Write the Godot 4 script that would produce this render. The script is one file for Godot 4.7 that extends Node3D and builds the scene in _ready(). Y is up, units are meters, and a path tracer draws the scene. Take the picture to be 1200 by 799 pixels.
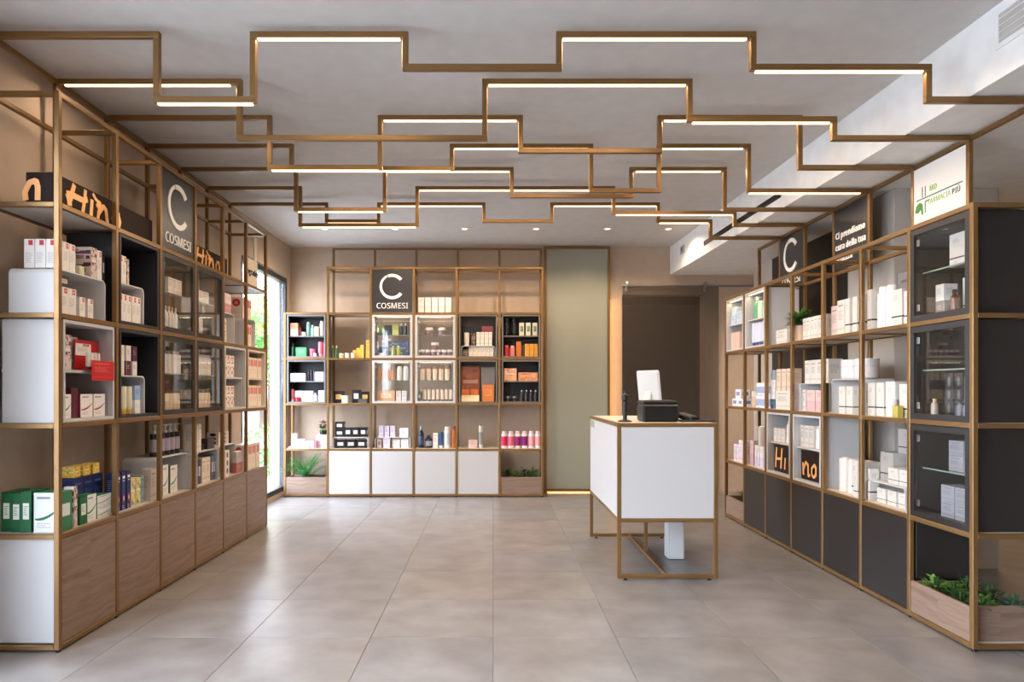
extends Node3D
# A pharmacy sales room: brass shelving on three sides, a counter, zigzag light frames under the ceiling.
# x to the right, y up, the room runs towards -z; the camera stands at the street end.

const BAY := 0.48        # shelving bay of the side units
const BAYB := 0.4835     # shelving bay of the back unit
const RISE := 0.5115     # height of one shelf row
const BASE := 0.022      # centre of the lowest rail
const T := 0.025         # brass tube
const DEEP := 0.34       # depth of the side units

var mats := {}
var meshes := {}
var used := {}
var UL := Transform3D(Basis(Vector3.UP, PI / 2), Vector3(-2.0, 0, -3.156))      # left unit: u runs away from the street
var UR := Transform3D(Basis(Vector3.UP, -PI / 2), Vector3(2.216, 0, -6.526))    # right unit: u runs towards the street
var UB := Transform3D(Basis(), Vector3(-2.346, 0, -7.68))                       # back unit: u runs to the right


func _ready() -> void:
	make_camera()
	make_daylight()
	make_materials()
	make_room()
	make_outside()
	make_light_frames()
	make_downlights()
	make_left_unit()
	make_back_unit()
	make_right_unit()
	make_counter()
	stock_left()
	stock_back()
	stock_right()


# ---------------------------------------------------------------- camera and light
func make_camera() -> void:
	var cam := Camera3D.new()
	cam.name = "camera"
	cam.projection = Camera3D.PROJECTION_FRUSTUM
	cam.keep_aspect = Camera3D.KEEP_HEIGHT
	cam.near = 0.05
	cam.far = 200.0
	cam.size = 799.0 / 800.0 * cam.near                     # focal length 800 px
	cam.frustum_offset = Vector2(22.0 / 800.0, 56.5 / 800.0) * cam.near   # shift lens
	cam.position = Vector3(0, 1.215, 0)
	add_child(cam)
	cam.current = true


const LED_COLOR := Color(1.0, 0.88, 0.745)
const LED_POWER := 0.60       # per metre of strip
const SPOT_COLOR := Color(1.0, 0.88, 0.73)
const SPOT_POWER := 0.95

func make_daylight() -> void:
	var sky := ProceduralSkyMaterial.new()
	sky.sky_top_color = Color(0.81, 0.87, 0.96)
	sky.sky_horizon_color = Color(0.91, 0.95, 1.0)
	sky.sky_curve = 0.25
	sky.ground_bottom_color = Color(0.45, 0.45, 0.44)
	sky.ground_horizon_color = Color(0.75, 0.76, 0.77)
	sky.sky_energy_multiplier = 4.1
	sky.ground_energy_multiplier = 1.6
	sky.sun_angle_max = 1.0
	var env := Environment.new()
	env.background_mode = Environment.BG_SKY
	env.sky = Sky.new()
	env.sky.sky_material = sky
	env.tonemap_mode = Environment.TONE_MAPPER_LINEAR
	env.tonemap_exposure = 0.95
	env.sdfgi_enabled = true
	env.ssao_enabled = true
	env.ssil_enabled = true
	var we := WorldEnvironment.new()
	we.name = "world_environment"
	we.environment = env
	add_child(we)


# ---------------------------------------------------------------- naming helpers
func numbered(called: String) -> String:
	var n: int = used.get(called, -1) + 1
	used[called] = n
	return called if n == 0 else "%s_%03d" % [called, n]


func tag(o: Node3D, label: String, category: String, group := "") -> Node3D:
	o.set_meta("label", label)
	o.set_meta("category", category)
	if group != "":
		o.set_meta("group", group)
	return o


func thing(called: String, label: String, category: String, at: Transform3D, group := "") -> Node3D:
	var o := Node3D.new()
	o.name = numbered(called)
	add_child(o)
	o.transform = at
	tag(o, label, category, group)
	return o


func part(parent: Node3D, called: String, mesh: Mesh, m: Material, at := Vector3.ZERO, turn := Vector3.ZERO) -> MeshInstance3D:
	var o := MeshInstance3D.new()
	o.name = called
	o.mesh = mesh
	o.material_override = m
	o.position = at
	o.rotation = turn
	parent.add_child(o, true)
	return o


func struct(called: String, mesh: Mesh, m: Material, at := Vector3.ZERO) -> MeshInstance3D:
	var o := part(self, called, mesh, m, at)
	o.set_meta("kind", "structure")
	return o


func at_unit(unit: Transform3D, u: float, y: float, z: float, yaw := 0.0) -> Transform3D:
	return unit * Transform3D(Basis(Vector3.UP, yaw), Vector3(u, y, z))


# ---------------------------------------------------------------- mesh helpers
func flat_uv(p: Vector3, n: Vector3) -> Vector2:
	if absf(n.x) > 0.75:
		return Vector2(p.z, -p.y)
	if absf(n.y) > 0.75:
		return Vector2(p.x, p.z)
	return Vector2(p.x, -p.y)


func face(st: SurfaceTool, p: Array, n: Vector3, uv: Array = []) -> void:
	for k in range(1, p.size() - 1):
		var order := [0, k, k + 1]
		var a: Vector3 = p[0]
		var b: Vector3 = p[k]
		var c: Vector3 = p[k + 1]
		if (b - a).cross(c - a).dot(n) > 0.0:
			order = [0, k + 1, k]
		for i in order:
			var v: Vector3 = p[i]
			st.set_normal(n)
			st.set_uv(uv[i] if uv.size() else flat_uv(v, n))
			st.add_vertex(v)


func begin() -> SurfaceTool:
	var st := SurfaceTool.new()
	st.begin(Mesh.PRIMITIVE_TRIANGLES)
	return st


func add_box(st: SurfaceTool, c: Vector3, s: Vector3) -> void:
	var h := s / 2.0
	for axis in 3:
		for sg in [-1.0, 1.0]:
			var n := Vector3.ZERO
			n[axis] = sg
			var i := (axis + 1) % 3
			var j := (axis + 2) % 3
			var pts := []
			for q in [[-1, -1], [1, -1], [1, 1], [-1, 1]]:
				var v := Vector3.ZERO
				v[axis] = h[axis] * sg
				v[i] = h[i] * q[0]
				v[j] = h[j] * q[1]
				pts.append(v + c)
			face(st, pts, n)


func joined(boxes: Array) -> ArrayMesh:
	var st := begin()
	for b in boxes:
		add_box(st, b[0], b[1])
	return st.commit()


# box with chamfered edges, centred
func cbox(sx: float, sy: float, sz: float, b := 0.002) -> ArrayMesh:
	var key := "c%.4f,%.4f,%.4f,%.4f" % [sx, sy, sz, b]
	if meshes.has(key):
		return meshes[key]
	var h := Vector3(sx, sy, sz) / 2.0
	b = minf(b, minf(sx, minf(sy, sz)) * 0.45)
	var st := begin()
	for axis in 3:
		var i := (axis + 1) % 3
		var j := (axis + 2) % 3
		for sg in [-1.0, 1.0]:
			var n := Vector3.ZERO
			n[axis] = sg
			var pts := []
			for q in [[-1, -1], [1, -1], [1, 1], [-1, 1]]:
				var v := Vector3.ZERO
				v[axis] = h[axis] * sg
				v[i] = (h[i] - b) * q[0]
				v[j] = (h[j] - b) * q[1]
				pts.append(v)
			face(st, pts, n)
		for si in [-1.0, 1.0]:
			for sj in [-1.0, 1.0]:
				var n2 := Vector3.ZERO
				n2[i] = si
				n2[j] = sj
				var e := []
				for q in [[-1, 0], [1, 0], [1, 1], [-1, 1]]:
					var v := Vector3.ZERO
					v[axis] = (h[axis] - b) * q[0]
					v[i] = (h[i] - b * (1 - q[1])) * si
					v[j] = (h[j] - b * q[1]) * sj
					e.append(v)
				face(st, e, n2.normalized())
	for sx2 in [-1.0, 1.0]:
		for sy2 in [-1.0, 1.0]:
			for sz2 in [-1.0, 1.0]:
				var s := Vector3(sx2, sy2, sz2)
				face(st, [Vector3(h.x, h.y - b, h.z - b) * s, Vector3(h.x - b, h.y, h.z - b) * s, Vector3(h.x - b, h.y - b, h.z) * s], s.normalized())
	var m := st.commit()
	meshes[key] = m
	return m


# carton: base at y = 0, front at z = 0; the print of a carton lies on its front (left 0.6 of the picture) and its sides (the rest)
func carton_mesh(w: float, h: float, d: float) -> ArrayMesh:
	var key := "p%.4f,%.4f,%.4f" % [w, h, d]
	if meshes.has(key):
		return meshes[key]
	var st := begin()
	var x := w / 2.0
	var e := 0.0012
	var f := [Vector2(0.005, 0.99), Vector2(0.595, 0.99), Vector2(0.595, 0.01), Vector2(0.005, 0.01)]
	var s := [Vector2(0.605, 0.99), Vector2(0.995, 0.99), Vector2(0.995, 0.01), Vector2(0.605, 0.01)]
	var t := [Vector2(0.62, 0.02), Vector2(0.95, 0.02), Vector2(0.95, 0.05), Vector2(0.62, 0.05)]
	face(st, [Vector3(-x + e, 0, 0), Vector3(x - e, 0, 0), Vector3(x - e, h, 0), Vector3(-x + e, h, 0)], Vector3(0, 0, 1), f)
	face(st, [Vector3(x - e, 0, -d), Vector3(-x + e, 0, -d), Vector3(-x + e, h, -d), Vector3(x - e, h, -d)], Vector3(0, 0, -1), f)
	face(st, [Vector3(x, 0, -e), Vector3(x, 0, -d + e), Vector3(x, h, -d + e), Vector3(x, h, -e)], Vector3(1, 0, 0), s)
	face(st, [Vector3(-x, 0, -d + e), Vector3(-x, 0, -e), Vector3(-x, h, -e), Vector3(-x, h, -d + e)], Vector3(-1, 0, 0), s)
	for k in [[x, 0.0, 1.0, 1.0], [-x, 0.0, -1.0, 1.0], [x, -d, 1.0, -1.0], [-x, -d, -1.0, -1.0]]:
		face(st, [Vector3(k[0], 0, k[1] - e * k[3]), Vector3(k[0] - e * k[2], 0, k[1]), Vector3(k[0] - e * k[2], h, k[1]), Vector3(k[0], h, k[1] - e * k[3])], Vector3(k[2], 0, k[3]).normalized(), t)
	for yy in [0.0, h]:
		face(st, [Vector3(-x, yy, 0), Vector3(x, yy, 0), Vector3(x, yy, -d), Vector3(-x, yy, -d)], Vector3(0, 1.0 if yy > 0.0 else -1.0, 0), t)
	var m := st.commit()
	meshes[key] = m
	return m


# turned shape: profile of [radius, y] from bottom to top
func lathe(profile: Array, seg := 14) -> ArrayMesh:
	var key := "l" + str(profile) + str(seg)
	if meshes.has(key):
		return meshes[key]
	var st := begin()
	for k in range(profile.size() - 1):
		var a: Array = profile[k]
		var b: Array = profile[k + 1]
		for i in seg:
			var t0 := TAU * i / seg
			var t1 := TAU * (i + 1) / seg
			var d0 := Vector3(cos(t0), 0, sin(t0))
			var d1 := Vector3(cos(t1), 0, sin(t1))
			var ya := Vector3(0, a[1], 0)
			var yb := Vector3(0, b[1], 0)
			var slope := Vector2(b[1] - a[1], a[0] - b[0]).normalized()
			var pts := [d0 * a[0] + ya, d1 * a[0] + ya, d1 * b[0] + yb, d0 * b[0] + yb]
			var nn := [d0, d1, d1, d0]
			for tri in [[0, 1, 2], [0, 2, 3]]:
				for q in tri:
					st.set_normal((nn[q] * slope.x + Vector3(0, slope.y, 0)).normalized())
					st.set_uv(Vector2(float(i) / seg, a[1]))
					st.add_vertex(pts[q])
	var m := st.commit()
	meshes[key] = m
	return m


# outline extruded along +z
func extruded(poly: PackedVector2Array, depth: float) -> ArrayMesh:
	var st := begin()
	extrude_into(st, poly, depth)
	return st.commit()


func extrude_into(st: SurfaceTool, poly: PackedVector2Array, depth: float) -> void:
	if Geometry2D.is_polygon_clockwise(poly):
		poly.reverse()
	var tri := Geometry2D.triangulate_polygon(poly)
	for k in range(0, tri.size(), 3):
		for z in [0.0, depth]:
			var pts := []
			for i in 3:
				var v := poly[tri[k + i]]
				pts.append(Vector3(v.x, v.y, z))
			face(st, pts, Vector3(0, 0, 1.0 if z > 0.0 else -1.0))
	for k in poly.size():
		var a := poly[k]
		var b := poly[(k + 1) % poly.size()]
		var n := Vector3(b.y - a.y, a.x - b.x, 0).normalized()
		face(st, [Vector3(a.x, a.y, 0), Vector3(b.x, b.y, 0), Vector3(b.x, b.y, depth), Vector3(a.x, a.y, depth)], n)


# brush strokes as raised letters: each stroke is [half width, points...]
func strokes(list: Array, depth: float) -> ArrayMesh:
	var st := begin()
	var more := 0.0
	for s in list:
		more += 0.0002
		var line := PackedVector2Array()
		for k in range(1, s.size()):
			line.append(Vector2(s[k][0], s[k][1]))
		for poly in Geometry2D.offset_polyline(line, s[0], Geometry2D.JOIN_ROUND, Geometry2D.END_ROUND):
			extrude_into(st, poly, depth + more)
	return st.commit()


func text_mesh(words: String, height: float, depth := 0.004, bold := false) -> TextMesh:
	var font := SystemFont.new()
	font.font_names = PackedStringArray(["Droid Sans"])
	if bold:
		font.font_weight = 700
	var t := TextMesh.new()
	t.text = words
	t.font = font
	t.font_size = 48
	t.pixel_size = height / 34.0       # capital letters are about 34 of the 48
	t.depth = depth
	t.curve_step = 1.0
	return t


# square tube between two points that differ along one axis
func tube(parent: Node3D, called: String, a: Vector3, b: Vector3, m: Material, t := T) -> MeshInstance3D:
	var s := (b - a).abs()
	var size := Vector3(maxf(s.x, t), maxf(s.y, t), maxf(s.z, t))
	return part(parent, called, cbox(size.x, size.y, size.z, 0.002), m, (a + b) / 2.0)


# ---------------------------------------------------------------- materials
func plain(key: String, c: Color, rough := 0.6, metal := 0.0, spec := 0.5) -> StandardMaterial3D:
	if mats.has(key):
		return mats[key]
	var m := StandardMaterial3D.new()
	m.resource_name = key
	m.albedo_color = c
	m.roughness = rough
	m.metallic = metal
	m.metallic_specular = spec
	mats[key] = m
	return m


func glowing(key: String, c: Color, energy: float) -> StandardMaterial3D:
	var m := plain(key, Color(0.9, 0.88, 0.85), 0.5)
	m.emission_enabled = true
	m.emission = c
	m.emission_energy_multiplier = energy
	return m


func noise_tex(freq: float, seed_: int, stops: Array, size := 512, octaves := 5, kind := FastNoiseLite.TYPE_SIMPLEX_SMOOTH) -> NoiseTexture2D:
	var n := FastNoiseLite.new()
	n.noise_type = kind
	n.seed = seed_
	n.frequency = freq
	n.fractal_octaves = octaves
	var g := Gradient.new()
	g.offsets = PackedFloat32Array([0.0, 1.0])
	g.colors = PackedColorArray([stops[0][1], stops[stops.size() - 1][1]])
	for k in range(1, stops.size() - 1):
		g.add_point(stops[k][0], stops[k][1])
	var t := NoiseTexture2D.new()
	t.width = size
	t.height = size
	t.seamless = true
	t.noise = n
	t.color_ramp = g
	return t


func wood_tex(seed_: int, light: Color, dark: Color) -> ImageTexture:
	var n := FastNoiseLite.new()
	n.seed = seed_
	n.frequency = 1.0
	n.fractal_octaves = 3
	var im := Image.create(512, 512, false, Image.FORMAT_RGB8)
	for y in 512:
		for x in 512:
			var fx := x / 512.0
			var fy := y / 512.0
			var warp := n.get_noise_2d(fx * 1.6, fy * 2.0 + 7.0) * 0.05
			var ring := n.get_noise_2d(fx * 0.8, (fy + warp) * 22.0)
			var fine := n.get_noise_2d(fx * 5.0, fy * 170.0 + 31.0)
			var knot := maxf(0.0, n.get_noise_2d(fx * 2.2 + 50.0, fy * 9.0) - 0.3)
			var t := clampf(0.42 + ring * 0.38 + fine * 0.32 + knot * 0.9, 0.0, 1.0)
			im.set_pixel(x, y, light.lerp(dark, t))
	return ImageTexture.create_from_image(im)


func make_materials() -> void:
	var brass := plain("brass", Color(0.51, 0.385, 0.23), 0.40, 0.5)
	brass.roughness_texture = noise_tex(0.02, 3, [[0, Color(0.75, 0.75, 0.75)], [1, Color(1, 1, 1)]], 128)
	brass.uv1_scale = Vector3(3, 3, 3)
	plain("white", Color(0.73, 0.725, 0.72), 0.42)
	plain("white_metal", Color(0.80, 0.80, 0.80), 0.4)
	plain("cream", Color(0.82, 0.77, 0.70), 0.5)
	plain("board", Color(0.74, 0.72, 0.70), 0.5)
	plain("graphite", Color(0.135, 0.122, 0.118), 0.45)
	plain("navy", Color(0.12, 0.125, 0.155), 0.5)
	plain("taupe", Color(0.42, 0.39, 0.36), 0.55)
	plain("grey_cube", Color(0.42, 0.42, 0.43), 0.5)
	plain("sign_metal", Color(0.26, 0.26, 0.27), 0.33, 0.6)
	plain("letter_white", Color(0.93, 0.92, 0.90), 0.45)
	plain("black_plastic", Color(0.035, 0.035, 0.04), 0.4)
	plain("soft_black", Color(0.07, 0.07, 0.075), 0.55)
	plain("steel", Color(0.6, 0.6, 0.6), 0.3, 0.9)
	plain("white_plastic", Color(0.74, 0.74, 0.73), 0.35)
	plain("copper_ink", Color(0.93, 0.68, 0.42), 0.4, 0.15)
	plain("script_brown", Color(0.15, 0.095, 0.08), 0.65, 0.0, 0.3)
	plain("window_grey", Color(0.20, 0.21, 0.22), 0.45, 0.2)
	plain("soil", Color(0.10, 0.075, 0.055), 0.95)
	var glass := plain("glass", Color(0.55, 0.62, 0.60, 0.012), 0.02)
	glass.transparency = BaseMaterial3D.TRANSPARENCY_ALPHA
	var shelf_glass := plain("shelf_glass", Color(0.55, 0.70, 0.64, 0.05), 0.03)
	shelf_glass.transparency = BaseMaterial3D.TRANSPARENCY_ALPHA
	plain("glass_edge", Color(0.52, 0.60, 0.57), 0.15)
	plain("satin_glass", Color(0.60, 0.60, 0.54), 0.30)
	var door_glass := plain("door_glass", Color(0.34, 0.30, 0.26, 0.36), 0.32)
	door_glass.transparency = BaseMaterial3D.TRANSPARENCY_ALPHA
	# wood of cabinet doors and planters: three cuts of the same veneer
	var veneer := wood_tex(11, Color(0.575, 0.48, 0.415), Color(0.425, 0.34, 0.285))
	for k in 3:
		var m := plain("wood_%d" % k, Color(1, 1, 1), 0.5)
		m.albedo_texture = veneer
		m.uv1_scale = Vector3(1.1, 1.3, 1)
		m.uv1_offset = Vector3(0.37 * k, 0.29 * k, 0)
	# floor tiles: concrete-look porcelain
	var stone := noise_tex(0.007, 5, [[0, Color(0.475, 0.455, 0.442)], [0.4, Color(0.52, 0.505, 0.494)], [0.6, Color(0.54, 0.526, 0.515)], [1, Color(0.585, 0.575, 0.567)]], 1024, 6)
	var stone_rough := noise_tex(0.011, 9, [[0, Color(0.95, 0.95, 0.95)], [1, Color(1, 1, 1)]], 512, 5)
	for k in 4:
		var m := plain("tile_%d" % k, [Color(1, 1, 1), Color(0.97, 0.97, 0.98), Color(1, 0.985, 0.97), Color(0.98, 0.97, 0.96)][k], 0.29)
		m.albedo_texture = stone
		m.roughness_texture = stone_rough
		m.uv1_triplanar = true
		m.uv1_world_triplanar = true
		m.uv1_scale = Vector3(0.42, 0.42, 0.42)
		m.uv1_offset = Vector3(0.31 * k, 0, 0.23 * k)
	plain("grout", Color(0.43, 0.405, 0.385), 0.9)
	# walls and ceiling: paint with a very fine unevenness
	var paint := noise_tex(0.03, 21, [[0, Color(0.96, 0.96, 0.96)], [1, Color(1, 1, 1)]], 256, 3)
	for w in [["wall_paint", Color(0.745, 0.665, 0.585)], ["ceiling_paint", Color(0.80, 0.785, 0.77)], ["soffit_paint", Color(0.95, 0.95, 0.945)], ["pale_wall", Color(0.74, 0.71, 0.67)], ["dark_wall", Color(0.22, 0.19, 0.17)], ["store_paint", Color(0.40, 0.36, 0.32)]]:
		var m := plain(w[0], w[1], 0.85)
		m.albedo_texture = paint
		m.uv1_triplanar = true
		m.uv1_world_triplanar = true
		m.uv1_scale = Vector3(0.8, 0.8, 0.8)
	var paving := plain("paving", Color(1, 1, 1), 0.9)
	paving.albedo_texture = noise_tex(0.03, 33, [[0, Color(0.60, 0.59, 0.57)], [1, Color(0.72, 0.71, 0.69)]], 256, 4)
	paving.uv1_triplanar = true
	paving.uv1_world_triplanar = true
	for g in [["leaf_dark", Color(0.16, 0.29, 0.13)], ["leaf_mid", Color(0.30, 0.47, 0.18)], ["leaf_light", Color(0.46, 0.60, 0.26)], ["leaf_fern", Color(0.24, 0.52, 0.24)], ["leaf_blue", Color(0.28, 0.40, 0.33)], ["leaf_pink", Color(0.55, 0.34, 0.42)]]:
		var m := plain(g[0], g[1], 0.55)
		m.backlight_enabled = true
		m.backlight = Color(g[1]).darkened(0.35)
	plain("bark", Color(0.26, 0.20, 0.15), 0.9)


# printed carton: cached picture with the print of one product line
func art(style: String, base: Color, c1 := Color.WHITE, c2 := Color(0.45, 0.45, 0.47)) -> StandardMaterial3D:
	var key := "print_%s_%s_%s_%s" % [style, base.to_html(), c1.to_html(), c2.to_html()]
	if mats.has(key):
		return mats[key]
	if style == "lines" and base != Color.WHITE and c2.get_luminance() < base.get_luminance():   # dark text on a tinted ground: one picture for all tints
		var tinted := plain(key, base, 0.42)
		tinted.albedo_texture = art("lines", Color.WHITE, Color(0.86, 0.84, 0.84), Color(0.45, 0.45, 0.47)).albedo_texture
		return tinted
	var m := plain(key, Color(1, 1, 1), 0.42)
	var im := Image.create(128, 128, false, Image.FORMAT_RGB8)
	im.fill(base)
	var rng := RandomNumberGenerator.new()
	rng.seed = hash(key)
	var ink := base.lerp(c2, 0.75)
	match style:
		"corner":      # coloured patch in the upper corner, text below
			im.fill_rect(Rect2i(36, 6, 30, 22), c1)
			im.fill_rect(Rect2i(98, 6, 22, 22), c1)
			im.fill_rect(Rect2i(42, 13, 18, 3), base)
			im.fill_rect(Rect2i(42, 19, 14, 3), base)
			text_lines(im, rng, 8, 44, 58, 7, ink)
			text_lines(im, rng, 84, 60, 36, 8, ink)
		"band":        # thin dark band round the lower part
			im.fill_rect(Rect2i(0, 92, 128, 5), c1)
			text_lines(im, rng, 18, 22, 40, 3, ink)
			text_lines(im, rng, 92, 22, 24, 3, ink)
			text_lines(im, rng, 22, 106, 32, 2, ink)
		"lines":
			im.fill_rect(Rect2i(10, 18, 50, 6), base.lerp(c2, 0.55))
			text_lines(im, rng, 10, 40, 56, 6, ink)
			im.fill_rect(Rect2i(0, 100, 76, 10), base.lerp(c1, 0.6))
			text_lines(im, rng, 86, 30, 34, 8, ink)
		"swoosh":      # title, coloured swoosh
			im.fill_rect(Rect2i(10, 14, 40, 7), ink)
			for x in range(4, 74):
				var t := x / 74.0
				var y := int(84.0 - 34.0 * t * t)
				im.fill_rect(Rect2i(x, y, 1, 4 + int(9.0 * t * (1.0 - t) * 2.5)), c1)
			text_lines(im, rng, 10, 98, 44, 3, ink)
			im.fill_rect(Rect2i(78, 0, 50, 128), base.lerp(c1, 0.85))
			im.fill_rect(Rect2i(88, 40, 30, 40), base)
		"ovals":       # a row of big oval motifs in the upper half
			for k in 2:
				for x in range(0, 28):
					for y in range(0, 46):
						var q := Vector2((x - 14) / 14.0, (y - 23) / 23.0)
						if q.length() < 1.0:
							im.set_pixel(8 + k * 34 + x, 10 + y, c1 if q.length() > 0.45 else c2)
							if k == 1:
								im.set_pixel(90 + x, 10 + y, c1 if q.length() > 0.45 else c2)
			text_lines(im, rng, 10, 72, 56, 5, ink)
			text_lines(im, rng, 86, 72, 34, 5, ink)
		"tooth":       # tall blue pack with white script and a round emblem
			im.fill_rect(Rect2i(14, 14, 48, 9), Color(0.93, 0.93, 0.95))
			im.fill_rect(Rect2i(20, 28, 36, 4), Color(0.8, 0.85, 0.95))
			for x in range(-15, 16):
				for y in range(-15, 16):
					if x * x + y * y < 225:
						im.set_pixel(38 + x, 88 + y, c1 if x * x + y * y > 60 else Color(0.95, 0.93, 0.9))
			text_lines(im, rng, 12, 112, 50, 3, Color(0.85, 0.88, 0.95))
			text_lines(im, rng, 84, 24, 38, 10, Color(0.6, 0.68, 0.85))
		"panel":       # pale label panel on a coloured ground
			im.fill_rect(Rect2i(16, 36, 46, 50), c1)
			text_lines(im, rng, 22, 46, 34, 5, c2)
			im.fill_rect(Rect2i(88, 36, 30, 50), c1)
			text_lines(im, rng, 92, 46, 22, 5, c2)
		"split":       # two colours, text on both
			im.fill_rect(Rect2i(0, 66, 128, 62), c1)
			text_lines(im, rng, 12, 18, 50, 4, c2)
			text_lines(im, rng, 12, 84, 46, 3, base)
			text_lines(im, rng, 88, 18, 32, 4, c2)
		"stripes":
			for k in 9:
				im.fill_rect(Rect2i(4 + k * 14, 0, 6, 128), c1)
		"dots":        # big dark round spots, one above the other
			for k in 3:
				for x in range(-15, 16):
					for y in range(-15, 16):
						if x * x + y * y < 200:
							im.set_pixel(38 + x, 24 + k * 38 + y, c1)
							im.set_pixel(102 + x, 24 + k * 38 + y, c1)
		"patches":     # photographic print: soft patches of two colours
			for k in 60:
				var p := Rect2i(rng.randi_range(0, 118), rng.randi_range(0, 118), rng.randi_range(5, 22), rng.randi_range(4, 16))
				im.fill_rect(p, [base, c1, c2, base.lerp(c1, 0.5), c1.lerp(c2, 0.5)][rng.randi_range(0, 4)])
			im.fill_rect(Rect2i(8, 50, 60, 12), base.lightened(0.4))
	m.albedo_texture = ImageTexture.create_from_image(im)
	return m


func text_lines(im: Image, rng: RandomNumberGenerator, x: int, y: int, w: int, n: int, c: Color) -> void:
	for k in n:
		var at := x
		var till := x + int(w * rng.randf_range(0.6, 1.0))
		while at < till:
			var l := rng.randi_range(3, 9)
			im.fill_rect(Rect2i(at, y + k * 6, mini(l, till - at), 2), c)
			at += l + 2


# ---------------------------------------------------------------- room
func make_room() -> void:
	# floor: grout bed with single tiles
	var fl := struct("floor", joined([[Vector3(1.3, -0.06, -3.2), Vector3(7.8, 0.1, 10.2)]]), mats.grout)
	var tile := cbox(0.5982, 0.016, 0.5982, 0.0010)
	var k := 0
	for i in range(-4, 9):
		for j in range(-8, 9):
			var x := 0.3 + 0.6 * i
			var z := -3.044 + 0.6 * j
			if z > 1.7 or z < -8.2:
				continue
			k = posmod(k * 5 + i * 3 + j * 7, 4)
			part(fl, "tile", tile, mats["tile_%d" % k], Vector3(x, -0.008, z))
	# ceiling, dropped soffit along the right side
	struct("ceiling", joined([[Vector3(1.3, 3.0, -3.2), Vector3(7.8, 0.2, 10.2)]]), mats.ceiling_paint)
	var sof := begin()
	var a := Vector2(2.312, 1.6)       # the soffit runs slightly out of square
	var b := Vector2(2.097, -8.1)
	var low := [Vector3(a.x, 2.57, a.y), Vector3(5.1, 2.57, a.y), Vector3(5.1, 2.57, b.y), Vector3(b.x, 2.57, b.y)]
	var top := []
	for p in low:
		top.append(p + Vector3(0, 0.33, 0))
	face(sof, low, Vector3(0, -1, 0))
	face(sof, [low[0], low[3], top[3], top[0]], Vector3(-1, 0, 0))
	face(sof, [low[0], low[1], top[1], top[0]], Vector3(0, 0, 1))
	face(sof, [low[3], low[2], top[2], top[3]], Vector3(0, 0, -1))
	face(sof, [low[1], low[2], top[2], top[1]], Vector3(1, 0, 0))
	face(sof, top, Vector3(0, 1, 0))
	var soffit := struct("trim_1", sof.commit(), mats.soffit_paint)
	soffit.set_meta("label", "white dropped soffit along the right side of the ceiling")
	soffit_fittings()
	# walls
	struct("wall_left", joined([
		[Vector3(-2.5, 1.45, -4.575), Vector3(0.2, 2.9, 3.85)],
		[Vector3(-2.5, 2.77, -0.6), Vector3(0.2, 0.26, 4.1)],
		[Vector3(-2.5, 0.02, -0.6), Vector3(0.2, 0.06, 4.1)],
		[Vector3(-2.5, 1.45, 1.55), Vector3(0.2, 2.9, 0.2)],
		[Vector3(-2.5, 2.71, -7.225), Vector3(0.2, 0.38, 1.45)],
		[Vector3(-2.5, 0.02, -7.225), Vector3(0.2, 0.06, 1.45)],
		[Vector3(-2.5, 1.45, -8.125), Vector3(0.2, 2.9, 0.35)]]), mats.wall_paint)
	struct("wall_back", joined([
		[Vector3(-0.435, 1.45, -8.2), Vector3(3.93, 2.9, 0.2)],
		[Vector3(2.02, 2.62, -8.2), Vector3(0.98, 0.56, 0.2)],
		[Vector3(3.81, 1.45, -8.2), Vector3(2.6, 2.9, 0.2)]]), mats.wall_paint)
	struct("wall_right", joined([[Vector3(5.1, 1.45, -3.2), Vector3(0.2, 2.9, 10.0)]]), mats.wall_paint)
	struct("wall_front", joined([[Vector3(1.3, 1.45, 1.7), Vector3(7.8, 2.9, 0.2)]]), mats.wall_paint)
	struct("wall_column", cbox(0.71, 2.57, 0.6, 0.004), mats.pale_wall, Vector3(3.055, 1.285, -4.9))
	struct("wall_partition", cbox(0.1, 2.57, 1.9, 0.004), mats.dark_wall, Vector3(2.95, 1.285, -6.15))
	struct("wall_partition_end", cbox(0.1, 2.57, 0.5, 0.004), mats.pale_wall, Vector3(2.95, 1.285, -7.351))
	# dim room behind the sliding door
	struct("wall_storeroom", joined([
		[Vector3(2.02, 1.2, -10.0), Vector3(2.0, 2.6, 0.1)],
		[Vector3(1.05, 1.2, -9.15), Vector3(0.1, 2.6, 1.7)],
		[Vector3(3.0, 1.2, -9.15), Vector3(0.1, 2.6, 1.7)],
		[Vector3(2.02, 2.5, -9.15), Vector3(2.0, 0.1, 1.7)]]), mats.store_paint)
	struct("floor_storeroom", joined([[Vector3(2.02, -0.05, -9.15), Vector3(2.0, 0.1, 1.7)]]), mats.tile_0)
	# window in the left wall by the back corner
	var w := struct("window_1", frame_mesh(1.45, 2.45, 0.055, 0.07), mats.window_grey, Vector3(-2.44, 1.275, -7.225))
	w.rotation.y = PI / 2
	part(w, "pane", cbox(1.335, 2.335, 0.012, 0.001), mats.glass)
	# shop window along the street side, beside the camera
	var shop := struct("window_2", frame_mesh(4.1, 2.59, 0.06, 0.08), mats.window_grey, Vector3(-2.44, 1.345, -0.6))
	shop.rotation.y = PI / 2
	for x in [0.0]:
		part(shop, "mullion", cbox(0.06, 2.47, 0.07), mats.window_grey, Vector3(x, 0, 0))
	for x in [-1.0, 1.0]:
		part(shop, "pane", cbox(1.93, 2.46, 0.012, 0.001), mats.glass, Vector3(x, 0, 0))
	# satin glass panel with a brass frame on the back wall
	var pf := struct("trim_2", frame_mesh(0.775, 2.875, 0.03, 0.05), mats.brass, Vector3(0.985, 1.4525, -8.035))
	pf.set_meta("label", "tall satin glass panel in a brass frame beside the back shelves")
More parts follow.
